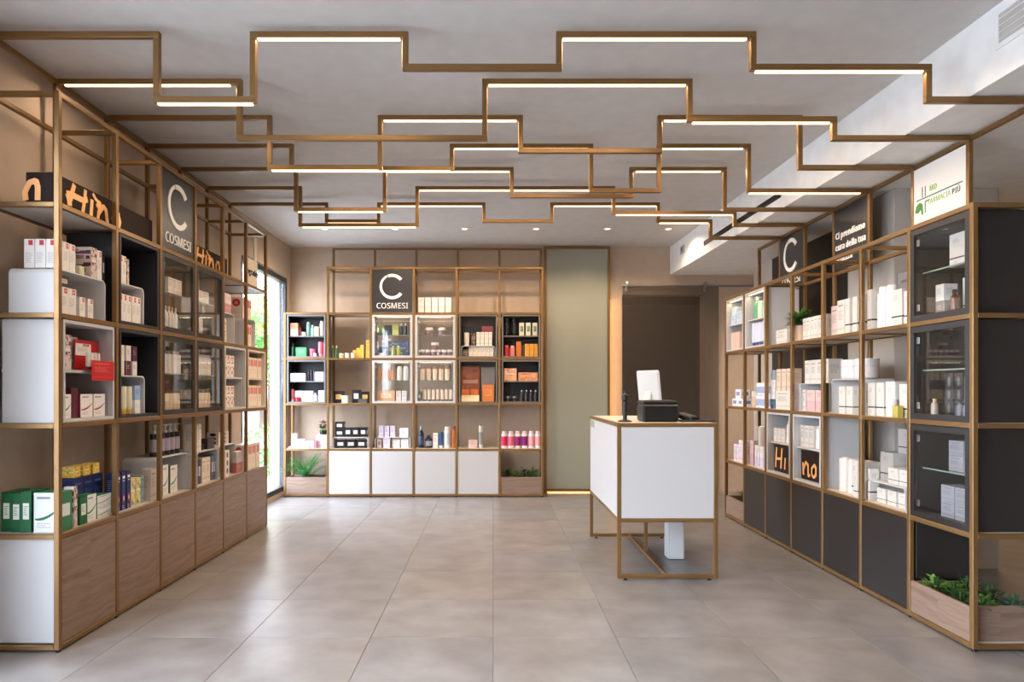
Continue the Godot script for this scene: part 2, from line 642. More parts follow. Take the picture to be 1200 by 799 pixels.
	part(pf, "glass_panel", cbox(0.715, 2.815, 0.016, 0.001), mats.satin_glass, Vector3(0, 0, 0.004))
	edge_strip(pf, Vector3(0.392, -0.28, -0.018), Vector3(0.006, 2.2, 0.016), Basis(Vector3.UP, -PI / 2), Vector2(0.016, 2.2), 0.26)
	edge_strip(pf, Vector3(0, -1.4435, 0.02), Vector3(0.70, 0.006, 0.016), Basis(Vector3.RIGHT, -PI / 2), Vector2(0.70, 0.016), 0.12)
	# sliding door
	var dr := struct("door_1", cbox(1.13, 2.40, 0.012, 0.002), mats.door_glass, Vector3(2.095, 1.225, -8.06))
	var rail := lathe([[0.0, 0.0], [0.012, 0.0], [0.012, 1.9], [0.0, 1.9]])
	part(dr, "rail", rail, mats.steel, Vector3(-0.58, 1.205, 0.03), Vector3(0, 0, -PI / 2))
	for x in [-0.53, 0.40]:
		part(dr, "roller", lathe([[0.0, 0.0], [0.028, 0.0], [0.032, 0.006], [0.032, 0.02], [0.0, 0.024]]), mats.steel, Vector3(x, 1.225, 0.02), Vector3(PI / 2, 0, 0))
		part(dr, "hanger", cbox(0.03, 0.09, 0.008), mats.steel, Vector3(x, 1.185, 0.014))
	# shelf in the side room, seen through the right unit
	side_room()


func frame_mesh(w: float, h: float, t: float, d: float) -> ArrayMesh:
	return joined([
		[Vector3(0, h / 2 - t / 2, 0), Vector3(w, t, d)], [Vector3(0, -h / 2 + t / 2, 0), Vector3(w, t, d)],
		[Vector3(-w / 2 + t / 2, 0, 0), Vector3(t, h - 2 * t, d)], [Vector3(w / 2 - t / 2, 0, 0), Vector3(t, h - 2 * t, d)]])


# thin warm light strip: glowing strip and the light it gives, facing along `turn` of -z
func edge_strip(parent: Node3D, at: Vector3, size: Vector3, turn: Basis, light_size: Vector2, energy: float) -> void:
	part(parent, "led_strip", cbox(size.x, size.y, size.z, 0.001), glowing("amber_led", Color(1.0, 0.72, 0.38), 3.0), at)
	var l := AreaLight3D.new()
	l.name = "led_strip_light"
	l.area_size = light_size
	l.light_color = Color(1.0, 0.72, 0.42)
	l.light_energy = energy
	l.area_range = 8.0
	l.shadow_enabled = true
	l.transform = Transform3D(turn, at + turn * Vector3(0, 0, -0.006))
	parent.add_child(l, true)


func soffit_fittings() -> void:
	var along := func(z: float) -> float: return 2.312 - (1.6 - z) * 0.02216
	var yaw := PI / 2 - atan(0.02216)
	var slot := thing("air_slot", "long black slot diffuser in the white soffit side", "vent", Transform3D(Basis(Vector3.UP, -yaw), Vector3(along.call(-6.0) - 0.002, 2.68, -6.0)))
	part(slot, "slot_frame", frame_mesh(1.74, 0.045, 0.008, 0.01), mats.soft_black)
	part(slot, "slot", cbox(1.72, 0.03, 0.006, 0.001), mats.black_plastic)
	var grille := thing("air_grille", "white recessed air outlet in the soffit side near the shop front", "vent", Transform3D(Basis(Vector3.UP, -yaw), Vector3(along.call(-2.72) - 0.001, 2.785, -2.72)))
	part(grille, "frame", frame_mesh(0.56, 0.17, 0.022, 0.014), mats.soffit_paint)
	part(grille, "back_plate", cbox(0.52, 0.13, 0.004, 0.001), mats.board)
	for k in 4:
		part(grille, "blade", cbox(0.516, 0.004, 0.012, 0.001), mats.soffit_paint, Vector3(0, -0.045 + 0.03 * k, 0.002), Vector3(0.5, 0, 0))
	var det := thing("wall_sensor", "small grey square sensor on the soffit side by the back wall", "sensor", Transform3D(Basis(Vector3.UP, -yaw), Vector3(along.call(-7.6) - 0.004, 2.77, -7.6)))
	part(det, "housing", cbox(0.13, 0.09, 0.012, 0.004), mats.board)
	part(det, "lens", cbox(0.05, 0.05, 0.006, 0.002), mats.grey_cube, Vector3(0, 0, 0.008))


func side_room() -> void:
	var t := thing("side_shelf", "brass framed shelf in the side room seen through the right shelving", "shelf", Transform3D(Basis(), Vector3(4.05, 0, -7.75)))
	for x in [0.0, 0.9]:
		for z in [0.0, -0.28]:
			tube(t, "post", Vector3(x, 0, z), Vector3(x, 2.3, z), mats.brass)
	for y in [0.4, 0.9, 1.35, 1.75, 2.2]:
		part(t, "shelf_board", cbox(0.875, 0.02, 0.30), mats.cream, Vector3(0.45, y, -0.14))
	var row := Transform3D(Basis(), Vector3(4.05, 0, -7.77))
	carton(row, 0.05, 1.36, 0, 0.085, 0.22, 0.1, art("patches", Color(0.85, 0.35, 0.08), Color(0.95, 0.6, 0.12), Color(0.6, 0.08, 0.05)), "orange and red carton on the side room shelf", "orange cartons in the side room", 5, 0.025)
	carton(row, 0.06, 1.76, 0, 0.10, 0.14, 0.1, art("lines", Color(0.93, 0.80, 0.62), Color(0.9, 0.5, 0.2)), "peach carton on the upper side room shelf", "peach cartons in the side room", 4, 0.03)
	for x in [3.9, 4.5]:
		downlight(Vector3(x, 2.57, -6.9), "round recessed spotlight over the side room shelf, %s one" % ("inner" if x < 4.0 else "outer"), 1.3)
	for z in [-5.9]:
		downlight(Vector3(4.1, 2.57, z), "round recessed spotlight in the middle of the side room", 1.3)


# ---------------------------------------------------------------- outside
func make_outside() -> void:
	struct("ground_outside", joined([[Vector3(0, -0.17, 0), Vector3(80, 0.1, 80)]]), mats.paving)
	var kerb := struct("trim_3", cbox(0.12, 0.14, 12.0, 0.01), mats.paving, Vector3(-5.2, -0.08, -9.0))
	kerb.set_meta("label", "pale kerb outside the window")
	var hs := [[-2.95, -9.3, 0.75, 0.36], [-3.25, -10.2, 0.85, 0.42], [-3.9, -11.2, 0.8, 0.45], [-2.75, -8.75, 0.5, 0.2]]
	for k in hs.size():
		var h: Array = hs[k]
		leafy_tree("garden_shrub", ["dark green shrub outside the window, second from the glass", "broad green shrub outside the window, third from the glass", "green shrub outside at the foot of the dense tree", "small dark shrub just outside the window glass"][k], "shrub", Vector3(h[0], -0.12, h[1]), 0.1, h[2], h[3], 700, 61 + 2 * k, 0.07)
	leafy_tree("garden_tree", "bright green tree with a dense crown outside the window", "tree", Vector3(-4.25, -0.12, -13.0), 0.95, 3.1, 1.05, 3200, 71, 0.11)
	leafy_tree("garden_tree", "taller loose tree behind the dense one outside the window", "tree", Vector3(-6.6, -0.12, -19.5), 1.4, 4.6, 2.0, 3200, 74, 0.17)
	leafy_tree("garden_tree", "pale green tree glimpsed through the shelves at the window end", "tree", Vector3(-6.6, -0.12, -15.0), 0.9, 3.4, 1.2, 2600, 76, 0.12)


func leafy_tree(called: String, label: String, cat: String, at: Vector3, trunk: float, height: float, radius: float, n: int, seed_: int, leaf: float) -> void:
	var t := thing(called, label, cat, Transform3D(Basis(), at))
	part(t, "trunk", lathe([[0.03 + radius * 0.04, 0.0], [0.02 + radius * 0.03, trunk], [0.01, height * 0.8]], 8), mats.bark)
	var rng := RandomNumberGenerator.new()
	rng.seed = seed_
	var st := begin()
	var mid := Vector3(0, (trunk + height) / 2, 0)
	var half := (height - trunk) / 2
	for k in n:
		var d := Vector3(rng.randfn(), rng.randfn(), rng.randfn()).normalized()
		var lump := 0.75 + 0.25 * sin(d.x * 5.0 + seed_) * cos(d.y * 4.0 + d.z * 3.0)
		var p := mid + Vector3(d.x * radius, d.y * half, d.z * radius) * pow(rng.randf(), 0.4) * lump
		var ax := Vector3(rng.randfn(), rng.randfn() * 0.6, rng.randfn()).normalized()
		var side := ax.cross(Vector3(rng.randfn(), rng.randfn(), rng.randfn())).normalized()
		var s := leaf * rng.randf_range(0.6, 1.2)
		var nn := ax.cross(side).normalized()
		face(st, [p, p + ax * s * 0.5 + side * s * 0.28, p + ax * s, p + ax * s * 0.5 - side * s * 0.28], nn)
	var o := part(t, "foliage", st.commit(), mats["leaf_mid" if seed_ % 2 else "leaf_light"])
	o.set_meta("kind", "stuff")


# ---------------------------------------------------------------- ceiling light frames
func make_light_frames() -> void:
	const HI := 2.85
	const LO := 2.55
	# each run: list of [level, x where the level ends, lit from, lit to]; x in metres
	var runs := [
		[[HI, -1.553, 0, 0], [LO, -1.108, -1.55, -1.11], [HI, -0.406, -1.09, -0.43], [2.70, 0.304, 0, 0], [HI, 1.199, 0.32, 1.17], [2.70, 2.008, 1.21, 1.985], [LO, 2.5305, 0, 0]],
		[[HI, -1.35, -2.28, -1.40], [LO, -0.045, 0, 0], [HI, 1.045, -0.025, 1.025], [2.65, 1.813, 1.06, 1.79], [LO, 2.5305, 0, 0]],
		[[HI, -1.347, 0, 0], [LO, -0.681, -1.335, -0.69], [HI, 0.165, -0.66, 0.14], [2.65, 1.003, 0, 0], [HI, 1.847, 1.03, 1.82], [LO, 2.5305, 0, 0]],
		[[HI, -1.356, 0, 0], [2.70, -0.278, -1.33, -0.29], [HI, 0.658, -0.26, 0.64], [LO, 1.115, 0, 0], [HI, 1.718, 1.13, 1.68], [LO, 2.5305, 1.72, 2.47]],
		[[HI, -1.466, 0, 0], [LO, -0.806, -1.45, -0.82], [HI, 0.138, -0.79, 0.12], [2.65, 1.025, 0, 0], [HI, 1.72, 1.06, 1.69], [LO, 2.5305, 0, 0]],
		[[HI, -1.569, 0, 0], [LO, -0.618, -1.55, -0.63], [HI, 0.979, -0.60, 0.96], [2.65, 1.963, 1.0, 1.945], [LO, 2.5305, 0, 0]],
		[[HI, -1.472, 0, 0], [2.70, -1.011, -1.46, -1.03], [HI, -0.083, -0.99, -0.10], [2.70, 0.518, 0, 0], [HI, 1.457, 0.54, 1.44], [2.70, 1.921, 1.47, 1.90], [LO, 2.5305, 0, 0]]]
	var nth := ["seventh", "sixth", "fifth", "fourth", "third", "second", "first"]
	for k in 7:
		var z := -(3.156 + BAY * k)
		var t := thing("ceiling_light_frame", "angular brass light frame under the ceiling, %s one counted from the back shelves" % nth[k], "ceiling light", Transform3D(Basis(), Vector3(0, 0, z)), "zigzag brass light frames")
		var x := -2.3145
		var b := 0.028
		for i in runs[k].size():
			var r: Array = runs[k][i]
			var y: float = r[0]
			var x2: float = r[1]
			tube(t, "bar", Vector3(x - (b / 2 if i else 0.0), y, 0), Vector3(x2 + (b / 2 if i < runs[k].size() - 1 else 0.0), y, 0), mats.brass, b)
			if i + 1 < runs[k].size():
				var y2: float = runs[k][i + 1][0]
				tube(t, "drop_bar", Vector3(x2, minf(y, y2) + b / 2, 0), Vector3(x2, maxf(y, y2) - b / 2, 0), mats.brass, b)
			if r[3] > r[2]:
				led(t, (r[2] + r[3]) / 2, y - b / 2, r[3] - r[2])
			x = x2


func led(t: Node3D, x: float, y: float, l: float) -> void:
	part(t, "led_strip", cbox(l, 0.009, 0.018, 0.002), glowing("led", Color(1.0, 0.86, 0.66), 2.6), Vector3(x, y - 0.0045, 0))
	var a := AreaLight3D.new()
	a.name = "led_light"
	a.area_size = Vector2(l, 0.018)
	a.light_color = LED_COLOR
	a.light_energy = LED_POWER * l
	a.area_range = 12.0
	a.shadow_enabled = true
	a.rotation.x = -PI / 2
	a.position = Vector3(x, y - 0.011, 0)
	t.add_child(a, true)


func make_downlights() -> void:
	var xs := [-1.77, -1.03, -0.30, 0.45, 1.20, 1.84]
	for k in 6:
		downlight(Vector3(xs[k], 2.9, -7.17), "round recessed ceiling spotlight near the back shelves, %s from the window" % ["first", "second", "third", "fourth", "fifth", "sixth"][k], SPOT_POWER)


func downlight(at: Vector3, label: String, energy: float) -> void:
	var t := thing("recessed_spotlight", label, "spotlight", Transform3D(Basis(), at), "recessed spotlights near the back shelves" if at.y > 2.8 else "recessed spotlights in the side room")
	part(t, "trim_ring", lathe([[0.030, -0.004], [0.045, -0.004], [0.046, 0.0], [0.030, 0.0], [0.030, -0.004]], 20), mats.white_metal)
	part(t, "lamp_lens", lathe([[0.0, -0.003], [0.029, -0.003], [0.029, -0.001], [0.0, -0.001]], 20), glowing("spot_lens", Color(1.0, 0.85, 0.62), 4.0))
	var l := SpotLight3D.new()
	l.name = "spotlight_beam"
	l.light_color = SPOT_COLOR
	l.light_energy = energy
	l.light_size = 0.03
	l.spot_angle = 76.0
	l.spot_angle_attenuation = 0.5
	l.spot_range = 12.0
	l.spot_attenuation = 2.0
	l.shadow_enabled = true
	l.rotation.x = -PI / 2
	l.position = Vector3(0, -0.012, 0)
	t.add_child(l, true)


# ---------------------------------------------------------------- shelving
func level(i: int) -> float:
	return BASE + RISE * i


func floor_of(row: int) -> float:      # top of the board under a row
	return level(row) + T / 2


# brass frame: first/last bay, heights of the front and rear posts, bays that carry the top row
func shelving(called: String, label: String, unit: Transform3D, bays: int, bay: float, deep: float, front_top: float, rear_top: float, top_from: int, boards: Callable) -> Node3D:
	var f := thing(called, label, "shelving", unit)
	var b: StandardMaterial3D = mats.brass
	var zf := -T / 2
	var zr := -deep + T / 2
	for j in range(bays + 1):
		var u := j * bay
		var up := front_top if j >= top_from else level(4) + T / 2
		tube(f, "post", Vector3(u, 0.012, zf), Vector3(u, up, zf), b)
		tube(f, "post", Vector3(u, 0.012, zr), Vector3(u, rear_top if j >= top_from else up, zr), b)
		for z in [zf, zr]:
			part(f, "foot", lathe([[0.011, 0.0], [0.011, 0.004], [0.005, 0.005], [0.005, 0.0121]], 10), mats.soft_black, Vector3(u, 0, z))
		for i in 6:
			var y := level(i)
			if y > rear_top or (i == 5 and j < top_from) or (i == 5 and front_top < 2.3):
				continue
			tube(f, "cross_rail", Vector3(u, y, zf - T / 2), Vector3(u, y, zr + T / 2), b, T - 0.002)
	for j in bays:
		var u0 := j * bay + T / 2
		var u1 := (j + 1) * bay - T / 2
		for i in 6:
			if i == 5 and j < top_from:
				continue
			var y := level(i)
			if y < front_top + 0.02:
				tube(f, "rail", Vector3(u0, y, zf), Vector3(u1, y, zf), b, T - 0.001)
			if y < rear_top:
				tube(f, "rail", Vector3(u0, y, zr), Vector3(u1, y, zr), b, T - 0.001)
		if j >= top_from and rear_top > 2.2:
			tube(f, "rail", Vector3(u0, rear_top - T / 2, zr), Vector3(u1, rear_top - T / 2, zr), b, T - 0.001)
		for i in range(0, 5):
			var m: Variant = boards.call(j, i)
			if m != null:
				part(f, "shelf_board", cbox(u1 - u0 - 0.001, 0.018, deep - 2 * T - 0.002, 0.001), m, Vector3((u0 + u1) / 2, level(i) + T / 2 - 0.0091, -deep / 2))
	return f


func make_left_unit() -> void:
	var f := shelving("shelving_frame", "long brass tube shelving frame along the left wall with wood cabinets below", UL, 6, BAY, DEEP, level(5) + T / 2, 2.8625, 0, func(_j, i): return null if i == 0 else mats.board)
	# rear rail goes on towards the shop front
	tube(f, "rail", Vector3(-1.2, 2.85, -DEEP + T / 2), Vector3(0.0, 2.85, -DEEP + T / 2), mats.brass, T - 0.001)
	var where := ["at the white end panel", "second from the white end panel", "third from the white end panel", "third from the window end", "second from the window end", "at the window end"]
	for j in 6:
		var c := cabinet(UL, BAY, j, mats["wood_%d" % (j % 3)], mats.white, "wood-grain base cabinet of the left shelving, " + where[j], "wood base cabinets")
		if j == 0:
			part(c, "end_panel", cbox(0.006, RISE - T - 0.004, DEEP - 2 * T - 0.002, 0.001), mats.white, Vector3(-0.2355 + 0.012, RISE / 2 + BASE, -DEEP / 2))
	cube_box(UL, BAY, 0, 2, "white", "white open cube with a middle shelf at the near end of the left shelving", true)
	cube_box(UL, BAY, 1, 2, "navy", "dark navy open cube beside the white cube in the left shelving", false)
	cube_box(UL, BAY, 1, 3, "navy", "dark navy open cube under the row of copper letters", false)
	for j in [2, 3]:
		for r in [2, 3]:
			vitrine(UL, BAY, j, r, "graphite", "dark glass-door showcase in the left shelving, %s row, %s the big C sign" % ["lower" if r == 2 else "upper", "under" if j == 2 else "diagonally under"], 0.0)
	cube_box(UL, BAY, 4, 2, "white", "white open cube with a middle shelf next to the showcases on the left", true)
	cube_box(UL, BAY, 5, 2, "cream", "cream open cube with a middle shelf at the window end", true)
	c_sign(at_unit(UL, 2.5 * BAY, floor_of(4) + 0.2425, -0.016), "dark metal COSMESI sign with a big white C above the left shelving")
	# risers of bent white sheet
	riser(UL, 0.24, floor_of(3), -0.045, 0.41, 0.215, 0.22, "wide white sheet riser at the near end of the left shelving")
	riser(UL, 0.672, floor_of(3) + 0.0185, -0.03, 0.28, 0.21, 0.22, "white sheet riser in the upper dark navy cube")
	riser(UL, 0.676, floor_of(2) + 0.0185, -0.03, 0.29, 0.215, 0.22, "white sheet riser in the lower dark navy cube")
	riser(UL, 1.24, floor_of(1), -0.06, 0.40, 0.245, 0.22, "white sheet riser carrying the pump bottles")
	riser(UL, 1.77, floor_of(1), -0.06, 0.36, 0.23, 0.22, "white sheet riser right of the pump bottles, carton stacks on it")
	riser(UL, 2.10, floor_of(3), -0.05, 0.30, 0.235, 0.22, "white sheet riser under the orange cartons")
	riser(UL, 2.60, floor_of(3), -0.05, 0.26, 0.235, 0.22, "white sheet riser at the window end of the left shelving")
	riser(UL, 2.21, floor_of(1), -0.09, 0.34, 0.235, 0.20, "low white sheet riser between spotted cartons, left shelving")
	script_box(at_unit(UL, 0.48, floor_of(4), -0.045), 0.92, 0.145, 0.13, "long dark display box with copper script lettering at the near end", true)
	script_box(at_unit(UL, 1.80, floor_of(4), -0.06), 0.66, 0.14, 0.13, "brown display box with copper script lettering beyond the big C sign", false)
	var s := thing("name_sign", "cream board sign with black lettering at the window end", "sign", at_unit(UL, 2.568, floor_of(4), -0.034))
	part(s, "board", cbox(0.30, 0.225, 0.012, 0.002), mats.cream, Vector3(0, 0.1125, 0))
	part(s, "upright", cbox(0.055, 0.20, 0.012, 0.002), mats.cream, Vector3(0.105, 0.325, 0))
	part(s, "lettering", text_mesh("Biograder", 0.05, 0.003, true), mats.soft_black, Vector3(0, 0.115, 0.0075))


func make_back_unit() -> void:
	var f := shelving("shelving_frame", "brass tube shelving frame across the back wall", UB, 6, BAYB, 0.30, level(5) + T / 2, 2.8625, 1, func(j, i): return mats.cream if i > 0 or j == 0 or j == 5 else null)
	f.set_meta("label", "brass tube shelving frame across the back wall with white cabinet doors below")
	var where := ["beside the fern planter", "second from the fern planter", "second from the low green planter", "beside the low green planter"]
	for j in range(1, 5):
		cabinet(UB, BAYB, j, mats.white, mats.white, "white base cabinet of the back shelving, " + where[j - 1], "white base cabinets", 0.30)
	for r in [2, 3]:
		cube_box(UB, BAYB, 0, r, "grey_cube", "grey cube with a middle shelf and dark inside, %s one by the window" % ("lower" if r == 2 else "upper"), true, 0.30, "navy")
		cube_box(UB, BAYB, 5, r, "taupe", "dark cube with a middle shelf beside the satin glass panel, %s one" % ("lower" if r == 2 else "upper"), true, 0.30, "navy")
		for j in [2, 3]:
			vitrine(UB, BAYB, j, r, "white", "white lit glass-door showcase in the back shelving, %s row, %s" % ["lower" if r == 2 else "upper", "under the C sign" if j == 2 else "under the five white cartons"], 0.03, 0.30)
		cube_box(UB, BAYB, 4, r, "taupe", "taupe open cube in the back shelving, %s one right of the lit showcases" % ("lower" if r == 2 else "upper"), false, 0.30)
	c_sign(at_unit(UB, 2.5 * BAYB, floor_of(4) + 0.2425, -0.016), "dark metal COSMESI sign with a big white C on the back shelving")
	riser(UB, 0.728, floor_of(1), -0.05, 0.40, 0.125, 0.18, "low white sheet riser with black boxes on and under it")
	riser(UB, 1.205, floor_of(1), -0.05, 0.40, 0.125, 0.18, "low white sheet riser with lilac and white cartons on and under it")
	riser(UB, 2.176, floor_of(3) + 0.0185, -0.05, 0.385, 0.12, 0.18, "low white sheet riser in the upper taupe cube")
	planter(at_unit(UB, 0.5 * BAYB, 0.036, 0.0), BAYB - T - 0.006, 0.19, 0.24, 1, "wood planter box with a fern by the window")
	planter(at_unit(UB, 5.5 * BAYB, 0.036, 0.0), BAYB - T - 0.006, 0.19, 0.24, 2, "wood planter box with low green plants beside the satin glass panel")
	fern(at_unit(UB, 0.44 * BAYB, 0.20, -0.12))
	for k in 4:
		bushy("planter_greens", ["dark leafy plant at the cabinet end of the low planter", "pale green clump in the low planter", "small dark clump in the middle of the low planter", "bright green clump at the glass panel end of the low planter"][k], at_unit(UB, 4.95 * BAYB + 0.10 + k * 0.105, 0.205, -0.12), 0.085, [0.13, 0.12, 0.14, 0.15][k], 46, 90 + k, ["leaf_dark", "leaf_light", "leaf_dark", "leaf_mid"][k], 0.05)


func make_right_unit() -> void:
	var f := shelving("shelving_frame", "long brass tube shelving frame along the right side with dark cabinets below", UR, 7, BAY, DEEP, level(4) + T / 2, 2.5625, 0, func(j, i): return null if (i == 0 and j in [1, 2, 3, 4, 5]) or (i == 4 and j in [2, 3, 4, 5]) else mats.cream)
	tube(f, "rail", Vector3(7 * BAY, 2.55, -DEEP + T / 2), Vector3(7 * BAY + 1.2, 2.55, -DEEP + T / 2), mats.brass, T - 0.001)
	var where := ["", "beside the far low planter", "second from the far low planter", "in the middle of the row", "second from the succulent planter", "beside the succulent planter"]
	for j in range(1, 6):
		cabinet(UR, BAY, j, mats.graphite, mats.graphite, "dark graphite base cabinet of the right shelving, " + where[j], "graphite base cabinets")
	for j in [2, 3]:
		cube_box(UR, BAY, j, 1, "white", "white open cube with a middle shelf in the right shelving, %s one" % ("far" if j == 2 else "near"), true)
	for j in [0, 1]:
		var wc := cube_box(UR, BAY, j, 3, "white", "white lit open cube at the far top of the right shelving, %s one" % ("outer" if j == 0 else "inner"), true)
		case_light(wc, BAY - T - 0.08, RISE - T - 0.022, -0.03, 0.03)
	for r in [1, 2, 3]:
		vitrine(UR, BAY, 6, r, "graphite", "dark glass-door showcase at the near end of the right shelving, %s one" % ["", "bottom", "middle", "top"][r], 0.0)
	# planter in the near end, with a dark back panel
	planter(at_unit(UR, 6.5 * BAY, 0.036, 0.0), BAY - T - 0.006, 0.165, DEEP - T - 0.01, 0, "wood planter box with succulents at the near end of the right shelving")
	planter(at_unit(UR, 0.5 * BAY, 0.036, 0.0), BAY - T - 0.006, 0.17, DEEP - T - 0.01, 2, "weathered wood planter box at the far end of the right shelving")
	var bp := thing("back_panel", "dark panel standing behind the succulents", "panel", at_unit(UR, 6.0 * BAY + 0.018, 0.21, -DEEP / 2))
	part(bp, "panel", cbox(0.006, 0.30, DEEP - 2 * T - 0.01, 0.001), mats.graphite, Vector3(0, 0.15, 0))
	c_sign(at_unit(UR, 1.5 * BAY, floor_of(4) + 0.2275, -DEEP + 0.016), "dark metal COSMESI sign with a big white C above the right shelving", 0.44)
	# sign with three lines of writing
	var s := thing("slogan_sign", "dark metal sign with three lines of white writing above the right shelving", "sign", at_unit(UR, 3.5 * BAY, floor_of(4) + 0.2275, -DEEP + 0.016))
	part(s, "panel", cbox(0.453, 0.44, 0.012, 0.001), mats.sign_metal)
	for k in 3:
		var line: String = ["Ci prendiamo", "cura della tua", "bellezza"][k]
		var tm := text_mesh(line, 0.044, 0.003, true)
		tm.horizontal_alignment = HORIZONTAL_ALIGNMENT_LEFT
		part(s, "lettering", tm, mats.letter_white, Vector3(-0.205, 0.03 - 0.085 * k, 0.0075))
	pharmacy_sign(at_unit(UR, 5.5 * BAY, floor_of(4) + 0.2275, -DEEP + 0.016))
	riser(UR, 1.62, floor_of(2), -0.07, 0.38, 0.20, 0.22, "white sheet riser with white cartons on top, middle of the right shelving")
	riser(UR, 2.07, floor_of(2), -0.08, 0.36, 0.225, 0.22, "white sheet riser carrying two round jars in the right shelving")
	riser(UR, 2.57, floor_of(1), -0.05, 0.40, 0.125, 0.26, "low white sheet riser under the silver box stack")
	for k in 7:
		var p: Array = [[0.07, -0.06], [0.17, -0.10], [0.28, -0.07], [0.38, -0.09], [0.12, -0.2], [0.26, -0.22], [0.38, -0.23]][k]
		bushy("succulent", "green %s succulent in the near planter of the right shelving" % ["pale rosette", "bright", "dark trailing", "fine-leaved", "tall dark", "reddish-dark", "grey-green"][k], at_unit(UR, 6 * BAY + 0.03 + p[0], 0.175, p[1] - 0.01), 0.07, [0.10, 0.09, 0.08, 0.09, 0.13, 0.11, 0.10][k], 56, 120 + k, ["leaf_light", "leaf_mid", "leaf_dark", "leaf_mid", "leaf_dark", "leaf_dark", "leaf_blue"][k], 0.032)
	blade_plant("agave", "dark spiky plant in the far planter of the right shelving", at_unit(UR, 0.26, 0.18, -0.12), 9, 0.26, "leaf_dark", 140)


func cabinet(unit: Transform3D, bay: float, j: int, front: Material, body: Material, label: String, group: String, deep := DEEP) -> Node3D:
	var c := thing("base_cabinet", label, "cabinet", unit * Transform3D(Basis(), Vector3((j + 0.5) * bay, 0, 0)), group)
	var w := bay - T - 0.026
	var h := RISE - T - 0.004
	part(c, "carcass", cbox(w, h, deep - 0.06, 0.002), body, Vector3(0, BASE + RISE / 2, -deep / 2 - 0.008))
	part(c, "door", cbox(bay - T - 0.005, h, 0.018, 0.0015), front, Vector3(0, BASE + RISE / 2, -0.0115))
	return c


func cube_box(unit: Transform3D, bay: float, j: int, row: int, m: String, label: String, shelf: bool, deep := DEEP, inner := "") -> Node3D:
	var c := thing("shelf_cube", label, "shelf cube", unit * Transform3D(Basis(), Vector3((j + 0.5) * bay, floor_of(row) + 0.001, -0.003)))
	var ins: Material = mats[inner if inner != "" else m]
	cube_panels(c, bay, m, deep, ins)
	if shelf:
		part(c, "middle_shelf", cbox(bay - T - 0.04, 0.014, deep - 0.07, 0.001), mats[m], Vector3(0, (RISE - T) / 2, -deep / 2 + 0.01))
	return c


func cube_panels(c: Node3D, bay: float, m: String, deep: float, ins: Material, glass_back := false) -> void:
	var w := bay - T - 0.026
	var h := RISE - T - 0.003
	var d := deep - 2 * T - 0.004
	var t := 0.016
	for sx in [-1.0, 1.0]:
		part(c, "side_panel", cbox(t, h, d, 0.001), mats[m], Vector3(sx * (w / 2 - t / 2), h / 2, -d / 2))
		if ins != mats[m]:
			part(c, "lining", cbox(0.002, h - 2 * t, d - 0.012, 0.0005), ins, Vector3(sx * (w / 2 - t - 0.0011), h / 2, -d / 2 - 0.004))
	part(c, "bottom_panel", cbox(w - 2 * t, t, d, 0.001), mats[m], Vector3(0, t / 2, -d / 2))
	part(c, "top_panel", cbox(w - 2 * t, t, d, 0.001), mats[m], Vector3(0, h - t / 2, -d / 2))
	part(c, "back_pane" if glass_back else "back_panel", cbox(w - 2 * t - 0.0045, h - 2 * t, 0.006, 0.001), mats.glass if glass_back else ins, Vector3(0, h / 2, -d + 0.004))


func vitrine(unit: Transform3D, bay: float, j: int, row: int, m: String, label: String, lamp: float, deep := DEEP) -> Node3D:
	var c := thing("glass_showcase", label, "showcase", unit * Transform3D(Basis(), Vector3((j + 0.5) * bay, floor_of(row) + 0.001, -0.022)))
	cube_panels(c, bay, m, deep - 0.02, mats[m], m == "white")
	var w := bay - T - 0.006
	var h := RISE - T - 0.004
	var door := part(c, "door_frame", frame_mesh(w, h, 0.024 if m == "white" else 0.03, 0.016), mats[m], Vector3(0, h / 2, 0.0115))
	part(door, "pane", cbox(w - 0.05, h - 0.05, 0.004, 0.0005), mats.glass)
	for y in [-0.17, 0.17]:
		part(door, "hinge", cbox(0.022, 0.034, 0.005, 0.001), mats.steel, Vector3(-w / 2 + 0.048, y, -0.004))
	var sh := part(c, "glass_shelf", cbox(bay - T - 0.062, 0.007, deep - 0.11, 0.0005), mats.shelf_glass, Vector3(0, 0.255, -(deep - 0.05) / 2))
	part(sh, "front_edge", cbox(bay - T - 0.062, 0.0075, 0.002, 0.0002), mats.glass_edge, Vector3(0, 0, (deep - 0.11) / 2 + 0.0011))
	if lamp > 0.0:
		case_light(c, w - 0.09, h - 0.024, -0.024, lamp)
	return c


# small light strip under the top panel of a showcase or cube
func case_light(c: Node3D, w: float, y: float, z: float, energy: float) -> void:
	part(c, "led_strip", cbox(w, 0.006, 0.012, 0.001), glowing("case_led", Color(1.0, 0.9, 0.75), 2.5), Vector3(0, y, z))
	var a := AreaLight3D.new()
	a.name = "led_light"
	a.area_size = Vector2(w, 0.012)
	a.light_color = Color(1.0, 0.88, 0.70)
	a.light_energy = energy
	a.area_range = 6.0
	a.shadow_enabled = true
	a.rotation.x = -PI / 2
	a.position = Vector3(0, y - 0.006, z)
	c.add_child(a, true)


